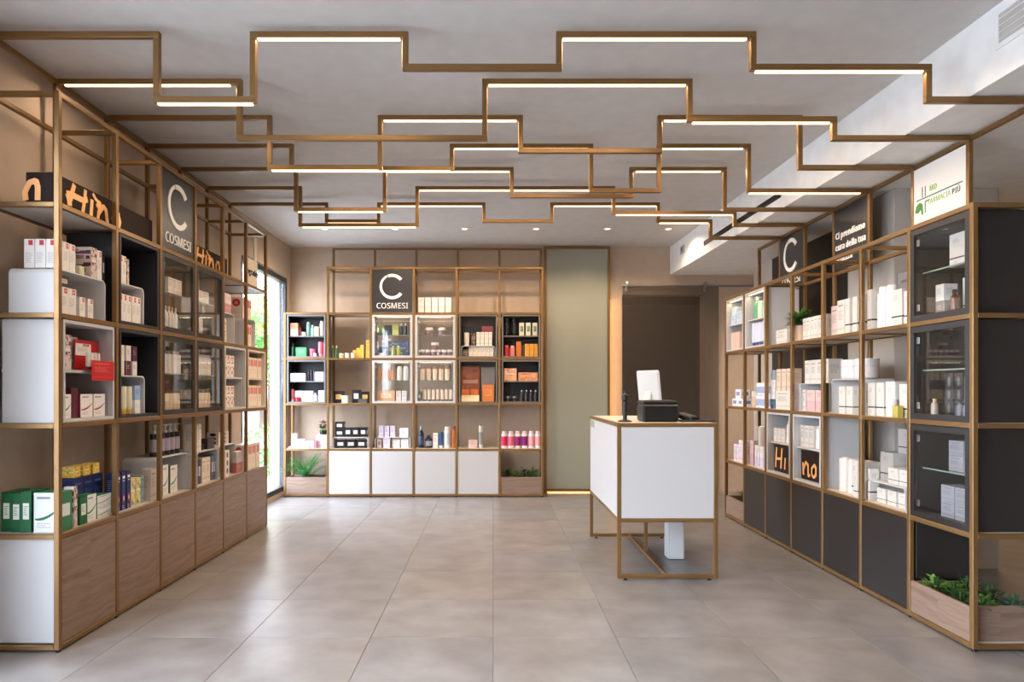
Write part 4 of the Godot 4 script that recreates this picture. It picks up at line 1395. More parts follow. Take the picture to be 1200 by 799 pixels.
	var green_white := art("swoosh", Color(0.87, 0.88, 0.87), Color(0.06, 0.40, 0.22))
	var slate := Color(0.08, 0.13, 0.36)
	var L := UL * Transform3D(Basis(), Vector3(0.05, 0, 0))     # these stand a little further along the shelf
	carton(UL, -0.03, y, -0.085, 0.12, 0.185, 0.10, green_white, "large white carton with green swoosh facing the shop front at the shelf end", "", 1, 0.0, -PI / 2)
	for k in 3:
		carton(UL, 0.0 + 0.012 * k, y, -0.178 - 0.054 * k, 0.05, [0.19, 0.18, 0.185][k], 0.13, green_box, "green carton at the open shelf end, %s behind the large white one" % ["first", "second", "third"][k], "", 1, 0.0, -PI / 2)
	carton(UL, 0.15, y, -0.03, 0.028, 0.195, 0.05, photo_box, "slim dark photo-print carton right behind the brass end post")
	carton(UL, 0.195, y, -0.03, 0.065, 0.14, 0.06, green_box, "small bright green carton beside the white and green one, left shelving")
	carton(UL, 0.268, y, -0.04, 0.085, 0.135, 0.06, green_white, "white carton with green swoosh on the open shelf")
	carton(UL, 0.36, y, -0.04, 0.13, 0.058, 0.06, green_white, "flat white and green carton at the bottom of the stack of two")
	carton(UL, 0.363, y + 0.059, -0.042, 0.13, 0.058, 0.06, green_white, "flat white and green carton on top of the stack of two")
	carton(UL, 0.31, y, -0.13, 0.085, 0.215, 0.075, art("lines", slate, Color(0.1, 0.2, 0.5), Color(0.5, 0.6, 0.8)), "large blue carton behind the white and green cartons", "large blue cartons", 3, 0.004)
	carton(UL, 0.325, y + 0.2162, -0.14, 0.06, 0.055, 0.06, art("patches", Color(0.90, 0.76, 0.20), Color(0.95, 0.9, 0.7), Color(0.75, 0.4, 0.15)), "small yellow carton standing on the large blue cartons", "yellow cartons on the blue ones", 3, 0.028)
	carton(L, 0.50, y, -0.045, 0.042, 0.21, 0.06, art("tooth", slate, Color(0.75, 0.12, 0.15)), "tall blue toothpaste carton with red emblem", "tall blue toothpaste cartons", 3, 0.014)
	carton(L, 0.675, y, -0.06, 0.05, 0.155, 0.06, art("patches", Color(0.85, 0.78, 0.45), Color(0.3, 0.4, 0.6), Color(0.9, 0.88, 0.8)), "yellow and blue patterned carton beside the toothpaste", "patterned cartons beside the toothpaste", 2, 0.012)
	carton(L, 0.805, y, -0.07, 0.04, 0.16, 0.06, art("lines", Color(0.50, 0.60, 0.62), Color(0.85, 0.85, 0.8)), "grey-teal slim carton beside the patterned cartons")
	carton(L, 0.875, y, -0.045, 0.062, 0.19, 0.06, art("lines", Color(0.82, 0.76, 0.70), Color(0.75, 0.6, 0.5)), "tall beige carton next to the shelving post")
	carton(L, 1.0, y, -0.09, 0.045, 0.165, 0.08, art("split", Color(0.85, 0.84, 0.82), Color(0.80, 0.62, 0.35)), "white and sand carton under the pump bottles")
	carton(L, 1.08, y, -0.075, 0.075, 0.19, 0.08, art("swoosh", Color(0.86, 0.84, 0.80), Color(0.22, 0.42, 0.44)), "tall white carton with teal side under the pump bottles")
	carton(L, 1.18, y, -0.075, 0.10, 0.175, 0.08, art("swoosh", Color(0.86, 0.84, 0.80), Color(0.22, 0.42, 0.44)), "broad white carton with teal side under the pump bottles")
	carton(L, 1.40, y, -0.035, 0.028, 0.20, 0.06, tint(Color(0.84, 0.80, 0.76)), "slim white carton beside the riser of the pump bottles")
	flask("pump", L, 1.03, y + 0.2458, -0.085, 0.029, 0.20, tint(Color(0.07, 0.065, 0.07), 0.3), tint(Color(0.85, 0.85, 0.85)), "dark pump bottle with white pump on the riser", "dark pump bottles", 5, 0.010, tint(Color(0.62, 0.58, 0.62)))
	carton(L, 1.56, y + 0.2308, -0.08, 0.045, 0.19, 0.08, art("lines", Color(0.85, 0.82, 0.80), Color(0.4, 0.35, 0.5)), "tall white carton on the riser beyond the pump bottles", "tall cartons beyond the pump bottles", 2, 0.012)
	flask("jar", L, 1.70, y + 0.2308, -0.09, 0.022, 0.04, tint(Color(0.16, 0.22, 0.14)), tint(Color(0.1, 0.12, 0.1)), "small dark green jar on the riser beyond the pump bottles")
	carton(L, 1.765, y + 0.2308, -0.08, 0.12, 0.075, 0.09, tint(Color(0.20, 0.16, 0.17)), "low dark box on the riser beyond the pump bottles")
	carton(L, 1.55, y, -0.075, 0.042, 0.17, 0.08, art("panel", Color(0.22, 0.22, 0.27), Color(0.80, 0.79, 0.80), Color(0.4, 0.4, 0.5)), "dark carton with white panel under the second riser", "dark panel cartons under the second riser", 2, 0.006)
	carton(L, 1.66, y, -0.075, 0.07, 0.175, 0.08, art("lines", Color(0.85, 0.78, 0.72), Color(0.8, 0.6, 0.5)), "cream carton under the second riser", "cream cartons under the second riser", 2, 0.006)
	carton(L, 1.808, y, -0.07, 0.036, 0.18, 0.08, art("panel", Color(0.30, 0.33, 0.45), Color(0.8, 0.8, 0.82), Color(0.4, 0.4, 0.5)), "slate blue carton at the far end of the second riser", "slate cartons under the second riser", 2, 0.004)
	var spotted := art("dots", Color(0.84, 0.79, 0.74), Color(0.16, 0.11, 0.10))
	carton(L, 2.0, y, -0.045, 0.085, 0.20, 0.03, spotted, "beige carton with dark round spots in front of the low riser", "spotted cartons in front of the riser", 1)
	carton(L, 2.04, y + 0.2358, -0.11, 0.20, 0.10, 0.09, art("dots", Color(0.82, 0.78, 0.75), Color(0.14, 0.10, 0.10)), "broad pale box with dark round spots on the low riser")
	carton(L, 2.22, y, -0.04, 0.13, 0.17, 0.04, art("split", Color(0.72, 0.70, 0.68), Color(0.66, 0.38, 0.36), Color(0.5, 0.5, 0.5)), "silver and dusty red carton before the window bay")
	carton(L, 2.44, y, -0.06, 0.088, 0.205, 0.10, ovals, "big-oval red carton on the open shelf at the window end", "red oval cartons on the open shelf", 4, 0.008)


func stock_back() -> void:
	var w := Color(0.90, 0.88, 0.87)
	var plainw := art("lines", w, Color(0.75, 0.72, 0.78))
	var lilac := art("lines", Color(0.84, 0.80, 0.88), Color(0.55, 0.45, 0.65))
	var blackbox := art("panel", Color(0.055, 0.055, 0.06), Color(0.85, 0.83, 0.80), Color(0.3, 0.3, 0.3))
	var goldbox := art("panel", Color(0.07, 0.06, 0.05), Color(0.82, 0.66, 0.36), Color(0.3, 0.2, 0.1))
	var y := floor_of(1)
	# row 1
	carton(UB, 0.045, y, -0.10, 0.07, 0.10, 0.07, lilac, "lilac and white carton by the window on the back shelving", "lilac cartons by the window", 2, 0.004)
	carton(UB, 0.05, y + 0.101, -0.10, 0.055, 0.06, 0.06, lilac, "small lilac carton stacked by the window on the back shelving")
	carton(UB, 0.035, y, -0.03, 0.10, 0.022, 0.06, plainw, "flat white packet at the shelf edge by the window", "flat white packets", 2, 0.02)
	carton(UB, 0.20, y, -0.09, 0.06, 0.075, 0.06, lilac, "low lilac carton in the middle of the window bay", "low lilac cartons", 2, 0.004)
	carton(UB, 0.315, y, -0.04, 0.035, 0.09, 0.04, tint(Color(0.72, 0.40, 0.45)), "dusty pink slim carton beside the plant cube")
	carton(UB, 0.33, y, -0.09, 0.125, 0.15, 0.11, art("lines", Color(0.87, 0.82, 0.86), Color(0.6, 0.4, 0.6)), "pale lilac cube box carrying the potted plant")
	var pot := at_unit(UB, 0.40, y + 0.151, -0.14)
	var pp := thing("potted_plant", "small potted plant with green and pink leaves on the pale lilac box", "potted plant", pot)
	part(pp, "pot", lathe([[0.0, 0.0], [0.035, 0.0], [0.045, 0.05], [0.0, 0.05]], 14), mats.soft_black)
	leaf_ball(pp, Vector3(0, 0.09, 0), 0.07, 60, 5, "leaf_mid")
	leaf_ball(pp, Vector3(0, 0.15, 0), 0.06, 40, 6, "leaf_pink")
	carton(UB, 0.545, y + 0.126, -0.09, 0.10, 0.085, 0.09, blackbox, "black carton with white label at the bottom of the stack on the riser")
	carton(UB, 0.545, y + 0.212, -0.09, 0.10, 0.085, 0.09, blackbox, "black carton with white label on top of the stack on the riser")
	carton(UB, 0.652, y + 0.126, -0.08, 0.082, 0.105, 0.09, blackbox, "black carton with white label in the row on the riser", "black cartons on the riser", 3, 0.004)
	carton(UB, 0.555, y, -0.07, 0.11, 0.09, 0.10, blackbox, "black carton with white label under the riser", "black cartons under the riser", 3, 0.008)
	carton(UB, 1.045, y + 0.126, -0.09, 0.052, 0.125, 0.06, lilac, "upright lilac-white carton on the low riser", "upright cartons on the low riser", 3, 0.012)
	carton(UB, 1.28, y + 0.126, -0.09, 0.10, 0.10, 0.07, plainw, "broad white carton on the low riser beside the upright ones")
	carton(UB, 1.025, y, -0.08, 0.05, 0.105, 0.07, art("panel", Color(0.90, 0.88, 0.88), Color(0.82, 0.62, 0.60), Color(0.5, 0.4, 0.4)), "white carton with rose panel under the low riser")
	carton(UB, 1.10, y, -0.06, 0.075, 0.115, 0.07, lilac, "lilac-white carton under the low riser")
	carton(UB, 1.20, y, -0.08, 0.085, 0.10, 0.07, plainw, "white carton under the low riser", "white cartons under the low riser", 2, 0.012)
	flask("bottle", UB, 1.495, y, -0.08, 0.030, 0.245, tint(Color(0.08, 0.12, 0.24), 0.25), tint(Color(0.55, 0.62, 0.72)), "dark blue bottle at the near end of the bottle row", "", 1, 0.0, tint(Color(0.2, 0.28, 0.42)))
	flask("bottle", UB, 1.565, y, -0.09, 0.042, 0.145, tint(Color(0.09, 0.11, 0.20), 0.25), tint(Color(0.3, 0.3, 0.34)), "squat dark blue bottle in the bottle row", "", 1, 0.0, tint(Color(0.6, 0.6, 0.66)))
	carton(UB, 1.662, y, -0.08, 0.055, 0.17, 0.05, plainw, "white carton in the bottle row")
	flask("tube", UB, 1.722, y, -0.08, 0.027, 0.18, tint(Color(0.16, 0.33, 0.50)), tint(w), "steel blue tube in the bottle row")
	flask("drum", UB, 1.782, y, -0.08, 0.040, 0.24, tint(Color(0.86, 0.86, 0.86)), tint(Color(0.9, 0.9, 0.9)), "tall white bottle in the bottle row", "", 1, 0.0, tint(Color(0.74, 0.78, 0.82)))
	flask("drum", UB, 1.868, y, -0.08, 0.034, 0.25, tint(Color(0.66, 0.36, 0.05), 0.2), tint(Color(0.42, 0.06, 0.09)), "amber bottle with dark red cap in the bottle row")
	carton(UB, 2.065, y, -0.10, 0.10, 0.09, 0.07, art("lines", Color(0.88, 0.76, 0.74), Color(0.8, 0.5, 0.5)), "pale rose box alone on the shelf")
	flask("can", UB, 2.18, y, -0.09, 0.024, 0.255, tint(Color(0.80, 0.80, 0.78)), tint(Color(0.05, 0.05, 0.05)), "tall slim silver spray can with black top", "", 1, 0.0, tint(Color(0.55, 0.58, 0.58)))
	for k in 6:
		var c: Color = [Color(0.80, 0.10, 0.34), Color(0.88, 0.38, 0.50), Color(0.58, 0.04, 0.43), Color(0.50, 0.05, 0.47), Color(0.90, 0.62, 0.68), Color(0.90, 0.62, 0.60)][k]
		flask("drum", UB, 2.437 + 0.0765 * k, y, -0.06, 0.034, 0.19, tint(w), tint(Color(0.90, 0.78, 0.82)), "white bottle with a %s band, beside the satin glass panel" % ["crimson", "coral", "magenta", "violet-magenta", "pale pink", "salmon"][k], "colour-banded white bottles", 1, 0.0, tint(c))
	# row 2
	y = floor_of(2) + MID
	carton(UB, 0.055, y, -0.03, 0.08, 0.085, 0.07, plainw, "white carton on the third shelf of the window cubes", "white cartons, third window shelf", 2, 0.006)
	flask("bottle", UB, 0.235, y, -0.06, 0.014, 0.13, tint(Color(0.16, 0.13, 0.20), 0.2), tint(Color(0.08, 0.08, 0.09)), "slim dark bottle on the third shelf of the window cubes", "slim dark bottles", 3, 0.004)
	carton(UB, 0.33, y, -0.03, 0.10, 0.10, 0.07, art("lines", Color(0.90, 0.82, 0.85), Color(0.8, 0.55, 0.65)), "blush carton on the third shelf of the window cubes")
	y = floor_of(2) + CUBE
	carton(UB, 0.10, y, -0.06, 0.095, 0.12, 0.06, plainw, "white carton on the lowest window cube shelf", "white cartons, lowest window shelf", 2, 0.008)
	flask("tube", UB, 0.052, y, -0.05, 0.018, 0.14, tint(Color(0.75, 0.35, 0.40)), tint(w), "small red tube on the lowest window cube shelf")
	flask("jar", UB, 0.10, y, -0.02, 0.034, 0.05, tint(Color(0.62, 0.06, 0.16), 0.25), tint(Color(0.65, 0.10, 0.20), 0.25), "crimson jar on the lowest window cube shelf")
	flask("bottle", UB, 0.31, y, -0.03, 0.022, 0.10, tint(Color(0.80, 0.76, 0.86)), tint(Color(0.6, 0.55, 0.7)), "little lilac bottle on the lowest window cube shelf")
	carton(UB, 0.37, y, -0.03, 0.068, 0.125, 0.06, lilac, "lilac carton on the lowest window cube shelf")
	y = floor_of(2)
	carton(UB, 0.53, y, -0.09, 0.11, 0.135, 0.08, goldbox, "black carton with gold label in the open bay", "", 1)
	carton(UB, 0.635, y, -0.03, 0.066, 0.085, 0.06, art("panel", Color(0.80, 0.78, 0.72), Color(0.9, 0.9, 0.86), Color(0.3, 0.3, 0.3)), "small ivory carton in front of the black cartons")
	carton(UB, 0.74, y, -0.09, 0.09, 0.15, 0.08, blackbox, "tall black carton with white label in the open bay")
	carton(UB, 0.835, y, -0.09, 0.10, 0.13, 0.08, goldbox, "broad black carton with pale gold label in the open bay")
	carton(UB, 0.82, y, -0.03, 0.10, 0.05, 0.05, art("lines", Color(0.30, 0.29, 0.28), Color(0.6, 0.6, 0.6)), "flat grey carton in front of the black cartons")
	y = floor_of(2) + GSH
	flask("bottle", UB, 1.03, y, -0.06, 0.022, 0.14, tint(Color(0.78, 0.55, 0.36)), tint(Color(0.72, 0.60, 0.50)), "tan bottle in the lower showcase under the sign", "tan bottles, lower showcase", 4, 0.008)
	flask("drum", UB, 1.25, y, -0.06, 0.030, 0.155, tint(Color(0.84, 0.84, 0.82)), tint(w), "white bottle in the lower showcase under the sign", "white bottles, lower showcase", 2, 0.012)
	y = floor_of(2) + CUBE
	carton(UB, 1.03, y, -0.05, 0.20, 0.125, 0.08, art("panel", Color(0.86, 0.66, 0.48), Color(0.92, 0.84, 0.74), Color(0.8, 0.3, 0.1)), "peach gift box in the lower showcase under the sign")
	carton(UB, 1.245, y, -0.06, 0.055, 0.12, 0.06, plainw, "white carton beside the peach gift box", "white cartons beside the peach box", 2, 0.008)
	y = floor_of(2) + GSH
	flask("drum", UB, 1.515, y, -0.06, 0.027, 0.15, tint(Color(0.88, 0.80, 0.70)), tint(Color(0.55, 0.34, 0.26)), "brown-capped cream bottle on the lower lit showcase shelf", "brown-capped bottles", 5, 0.016)
	y = floor_of(2) + CUBE
	flask("tube", UB, 1.55, y, -0.05, 0.021, 0.135, tint(Color(0.90, 0.83, 0.74)), tint(Color(0.12, 0.11, 0.11)), "cream tube standing on its dark cap, lower right showcase", "dark-capped tubes", 7, 0.007)
	flask("bottle", UB, 1.51, y, -0.06, 0.016, 0.15, tint(Color(0.26, 0.34, 0.22)), tint(Color(0.7, 0.66, 0.5)), "small green bottle beside the cream tubes")
	y = floor_of(2) + CUBE
	var poster := thing("poster_panel", "tall rust orange printed panel in the lower taupe cube", "panel", at_unit(UB, 2.085, y, -0.14))
	part(poster, "panel", carton_mesh(0.215, 0.40, 0.008), art("patches", Color(0.62, 0.34, 0.20), Color(0.72, 0.44, 0.28), Color(0.52, 0.26, 0.15)))
	var poster2 := thing("poster_panel", "plain grey panel beside the rust orange one in the lower taupe cube", "panel", at_unit(UB, 2.285, y, -0.15))
	part(poster2, "panel", carton_mesh(0.16, 0.39, 0.008), tint(Color(0.56, 0.54, 0.52)))
	carton(UB, 1.985, y, -0.05, 0.20, 0.07, 0.07, art("split", Color(0.92, 0.86, 0.66), Color(0.95, 0.9, 0.75), Color(0.8, 0.6, 0.3)), "pale yellow box in front of the rust orange panel")
	carton(UB, 1.99, y + 0.071, -0.06, 0.09, 0.07, 0.05, tint(Color(0.76, 0.38, 0.12)), "orange box standing on the pale yellow box", "orange boxes on the pale yellow box", 2, 0.008)
	carton(UB, 2.225, y, -0.05, 0.13, 0.19, 0.08, art("panel", Color(0.80, 0.46, 0.20), Color(0.86, 0.55, 0.28), Color(0.6, 0.25, 0.08)), "tall orange box before the grey panel")
	y = floor_of(2) + MID
	carton(UB, 2.47, y, -0.03, 0.14, 0.14, 0.09, art("patches", Color(0.84, 0.62, 0.46), Color(0.90, 0.74, 0.60), Color(0.70, 0.36, 0.26)), "square salmon gift box in the cubes by the satin glass")
	carton(UB, 2.63, y, -0.03, 0.22, 0.095, 0.09, art("patches", Color(0.80, 0.52, 0.34), Color(0.88, 0.70, 0.54), Color(0.66, 0.32, 0.22)), "long salmon gift box in the cubes by the satin glass")
	y = floor_of(2) + CUBE
	flask("jar", UB, 2.485, y, -0.04, 0.030, 0.06, tint(Color(0.20, 0.19, 0.19), 0.25), mats.steel, "low dark jar with steel lid by the satin glass", "low dark jars", 2, 0.012)
	flask("bottle", UB, 2.65, y, -0.04, 0.020, 0.13, tint(Color(0.16, 0.15, 0.15), 0.2), mats.steel, "dark bottle with steel cap by the satin glass", "dark steel-capped bottles", 4, 0.012)
	# row 3
	y = floor_of(3) + MID
	carton(UB, 0.055, y, -0.03, 0.085, 0.14, 0.07, art("split", Color(0.82, 0.46, 0.30), Color(0.92, 0.74, 0.62), Color(0.5, 0.2, 0.1)), "coral carton on the top shelf of the window cubes")
	flask("bottle", UB, 0.145, y, -0.05, 0.015, 0.12, tint(Color(0.42, 0.14, 0.06), 0.2), tint(Color(0.1, 0.06, 0.05)), "little brown bottle on the top shelf of the window cubes")
	flask("jar", UB, 0.18, y, -0.03, 0.022, 0.04, tint(w), tint(w), "small white jar on the top shelf of the window cubes")
	flask("drum", UB, 0.225, y, -0.05, 0.024, 0.155, tint(Color(0.40, 0.56, 0.50), 0.25), tint(Color(0.55, 0.66, 0.6)), "sea green bottle on the top shelf of the window cubes", "sea green bottles", 1)
	flask("bottle", UB, 0.277, y, -0.05, 0.017, 0.12, tint(Color(0.55, 0.68, 0.62), 0.25), tint(w), "slim pale green bottle on the top shelf of the window cubes")
	carton(UB, 0.322, y, -0.03, 0.05, 0.10, 0.05, tint(Color(0.88, 0.84, 0.74)), "ivory carton on the top shelf of the window cubes")
	flask("drum", UB, 0.378, y, -0.04, 0.026, 0.165, tint(Color(0.88, 0.82, 0.78)), tint(w), "ivory bottle on the top shelf of the window cubes", "ivory bottles", 1)
	y = floor_of(3) + CUBE
	flask("bottle", UB, 0.055, y, -0.04, 0.022, 0.15, tint(Color(0.05, 0.26, 0.14), 0.2), tint(Color(0.1, 0.1, 0.1)), "dark green bottle beside the green box")
	carton(UB, 0.115, y, -0.03, 0.12, 0.10, 0.07, art("panel", Color(0.22, 0.55, 0.34), Color(0.36, 0.66, 0.46), Color(0.75, 0.7, 0.4)), "green box on the second shelf of the window cubes")
	flask("jar", UB, 0.255, y, -0.05, 0.036, 0.085, tint(Color(0.85, 0.38, 0.48)), tint(Color(0.86, 0.42, 0.52)), "round pink jar on the second shelf of the window cubes")
	flask("jar", UB, 0.315, y, -0.02, 0.018, 0.035, tint(w), tint(w), "tiny white jar beside the round pink jar")
	flask("tube", UB, 0.352, y, -0.05, 0.034, 0.165, tint(Color(0.86, 0.42, 0.46)), tint(Color(0.9, 0.6, 0.6)), "salmon pink tube on the second shelf of the window cubes")
	flask("can", UB, 0.422, y, -0.05, 0.012, 0.15, tint(Color(0.85, 0.36, 0.46)), tint(Color(0.9, 0.6, 0.6)), "slim pink stick at the end of the second shelf of the window cubes")
	y = floor_of(3)
	flask("bottle", UB, 0.505, y, -0.06, 0.018, 0.14, tint(Color(0.30, 0.42, 0.26), 0.2), tint(Color(0.85, 0.85, 0.8)), "green bottle with pale cap beside the yellow steps of boxes", "green bottles beside the yellow boxes", 2, 0.006)
	flask("jar", UB, 0.60, y, -0.04, 0.024, 0.05, tint(Color(0.90, 0.72, 0.40)), tint(w), "little yellow jar with white lid", "", 1)
	flask("jar", UB, 0.665, y, -0.05, 0.022, 0.055, tint(Color(0.86, 0.84, 0.76)), tint(w), "little white jar beside the yellow boxes", "little white jars", 2, 0.02)
	for k in 4:
		carton(UB, 0.76 + 0.045 * k, y, -0.14 + 0.01 * k, 0.12 if k < 3 else 0.075, [0.09, 0.125, 0.155, 0.205][k], 0.04, art("lines", Color(0.90, 0.70, 0.30), Color(0.95, 0.82, 0.5), Color(0.7, 0.45, 0.1)), "yellow box in the rising steps, %s" % ["lowest", "second lowest", "second highest", "highest"][k]) if k == 3 else carton(UB, 0.745 + 0.042 * k, y, -0.10 - 0.001 * k, 0.0405, [0.09, 0.115, 0.15][k], 0.09, art("lines", Color(0.90, 0.70, 0.30), Color(0.95, 0.82, 0.5), Color(0.7, 0.45, 0.1)), "yellow box in the rising steps, %s" % ["lowest", "second lowest", "second highest"][k])
	y = floor_of(3) + GSH
	carton(UB, 1.03, y, -0.06, 0.075, 0.11, 0.06, art("split", Color(0.55, 0.62, 0.30), Color(0.30, 0.38, 0.28)), "olive green carton on the glass shelf under the sign")
	carton(UB, 1.11, y, -0.09, 0.08, 0.115, 0.05, tint(Color(0.14, 0.19, 0.19)), "dark green carton on the glass shelf under the sign")
	carton(UB, 1.20, y, -0.06, 0.07, 0.115, 0.06, art("split", Color(0.62, 0.66, 0.36), Color(0.75, 0.75, 0.5)), "yellow-green carton on the glass shelf under the sign")
	flask("bottle", UB, 1.285, y, -0.06, 0.018, 0.13, tint(Color(0.12, 0.18, 0.24), 0.2), tint(w), "dark teal bottle on the glass shelf under the sign", "dark teal bottles", 2, 0.012)
	y = floor_of(3) + CUBE
	carton(UB, 1.15, y, -0.10, 0.225, 0.17, 0.09, art("patches", Color(0.22, 0.33, 0.50), Color(0.32, 0.44, 0.60), Color(0.75, 0.75, 0.5)), "large blue gift box in the upper showcase under the sign")
	flask("bottle", UB, 1.19, y, -0.035, 0.024, 0.12, tint(Color(0.66, 0.68, 0.34), 0.2), tint(Color(0.8, 0.78, 0.5)), "yellow-green bottle in front of the large blue box", "yellow-green bottles", 2, 0.012)
	carton(UB, 1.03, y, -0.09, 0.10, 0.11, 0.07, tint(Color(0.20, 0.28, 0.40)), "small dark blue box beside the large blue gift box")
	carton(UB, 1.06, y, -0.035, 0.055, 0.035, 0.04, tint(w), "small white packet in front of the dark blue box")
	var rosejar := tint(Color(0.52, 0.38, 0.40), 0.2)
	y = floor_of(3) + GSH
	flask("jar", UB, 1.57, y, -0.06, 0.045, 0.085, rosejar, tint(w), "mauve jar with white lid on the glass shelf", "mauve jars on the glass shelf", 2, 0.055)
	y = floor_of(3) + CUBE
	flask("jar", UB, 1.515, y, -0.04, 0.029, 0.075, rosejar, tint(w), "mauve jar with white lid in the showcase floor row", "mauve jars in the row", 6, 0.004)
	flask("jar", UB, 1.64, y + 0.0765, -0.05, 0.042, 0.08, rosejar, tint(w), "mauve jar with white lid standing on top of the jar row")
	var header := thing("display_header", "dark display header card behind the white cartons in the upper taupe cube", "display", at_unit(UB, 2.16, floor_of(3) + CUBE + 0.122, -0.19))
	part(header, "card", carton_mesh(0.36, 0.235, 0.006), tint(Color(0.12, 0.10, 0.10)))
	part(header, "sticker", cbox(0.13, 0.135, 0.004, 0.002), art("lines", Color(0.80, 0.36, 0.42), Color(0.85, 0.5, 0.5), Color(0.95, 0.8, 0.8)), Vector3(0.12, 0.165, 0.003))
	y = floor_of(3) + CUBE
	carton(UB, 2.07, y, -0.07, 0.044, 0.11, 0.06, art("lines", Color(0.92, 0.86, 0.80), Color(0.85, 0.7, 0.6)), "ivory carton under the riser of the upper taupe cube", "ivory cartons under the riser", 6, 0.003)
	carton(UB, 1.996, y, -0.08, 0.07, 0.08, 0.06, photo_dark(), "dark photo-print box under the riser of the upper taupe cube")
	flask("tube", UB, 2.01, y + 0.122, -0.08, 0.034, 0.15, tint(Color(0.90, 0.85, 0.80)), tint(w), "white tube standing on the riser of the upper taupe cube")
	carton(UB, 2.095, y + 0.122, -0.085, 0.05, 0.14, 0.05, photo_dark(), "dark photo-print carton on the riser of the upper taupe cube")
	carton(UB, 2.155, y + 0.122, -0.08, 0.04, 0.155, 0.05, art("lines", Color(0.92, 0.87, 0.82), Color(0.85, 0.7, 0.6)), "ivory carton on the riser of the upper taupe cube", "ivory cartons on the riser", 4, 0.006)
	y = floor_of(3) + MID
	flask("drum", UB, 2.475, y, -0.05, 0.026, 0.20, tint(Color(0.05, 0.05, 0.055), 0.25), tint(Color(0.16, 0.16, 0.17)), "black bottle on the top shelf by the satin glass", "black bottles", 2, 0.03, tint(Color(0.13, 0.13, 0.14)))
	carton(UB, 2.64, y, -0.04, 0.055, 0.145, 0.05, art("panel", Color(0.80, 0.78, 0.68), Color(0.30, 0.42, 0.30), Color(0.85, 0.85, 0.8)), "cream carton with green panel by the satin glass", "green-panel cartons", 3, 0.02)
	y = floor_of(3) + CUBE
	flask("drum", UB, 2.47, y, -0.04, 0.029, 0.125, tint(Color(0.76, 0.14, 0.20)), tint(Color(0.85, 0.4, 0.4)), "red bottle on the lower shelf of the upper cube by the satin glass")
	flask("drum", UB, 2.535, y, -0.04, 0.029, 0.12, tint(Color(0.84, 0.52, 0.50)), tint(Color(0.9, 0.7, 0.7)), "salmon bottle beside the red bottle")
	carton(UB, 2.607, y, -0.04, 0.055, 0.165, 0.05, tint(Color(0.78, 0.40, 0.10)), "tall burnt orange carton beside the salmon bottle")
	carton(UB, 2.665, y, -0.07, 0.036, 0.13, 0.05, tint(Color(0.30, 0.26, 0.20)), "brown carton between the orange ones")
	carton(UB, 2.705, y, -0.04, 0.046, 0.14, 0.05, art("lines", Color(0.86, 0.60, 0.20), Color(0.9, 0.7, 0.3), Color(0.6, 0.35, 0.1)), "golden orange carton on the lower shelf by the satin glass", "golden orange cartons", 3, 0.004)
	# row 4
	carton(UB, 3 * BAYB + 0.045, floor_of(4), -0.07, 0.066, 0.175, 0.06, art("split", Color(0.92, 0.90, 0.89), Color(0.90, 0.87, 0.86), Color(0.6, 0.55, 0.75)), "white carton with lilac print on top of the back shelving", "five white cartons beside the sign", 5, 0.011)


func photo_dark() -> StandardMaterial3D:
	return art("patches", Color(0.24, 0.18, 0.16), Color(0.55, 0.45, 0.38), Color(0.75, 0.66, 0.56))


func leaf_ball(t: Node3D, at: Vector3, r: float, n: int, seed_: int, m: String) -> void:
	var rng := RandomNumberGenerator.new()
	rng.seed = seed_
	var st := begin()
	for k in n:
		var a := rng.randf() * TAU
		var d := Vector3(cos(a), rng.randf_range(-0.3, 1.3), sin(a)).normalized()
		add_leaf(st, at + d * r * 0.25 - Vector3(0, 0.03, 0), d, r * rng.randf_range(0.6, 1.1), r * 0.3, 0.12)
	part(t, "leaves", st.commit(), mats[m]).set_meta("kind", "stuff")


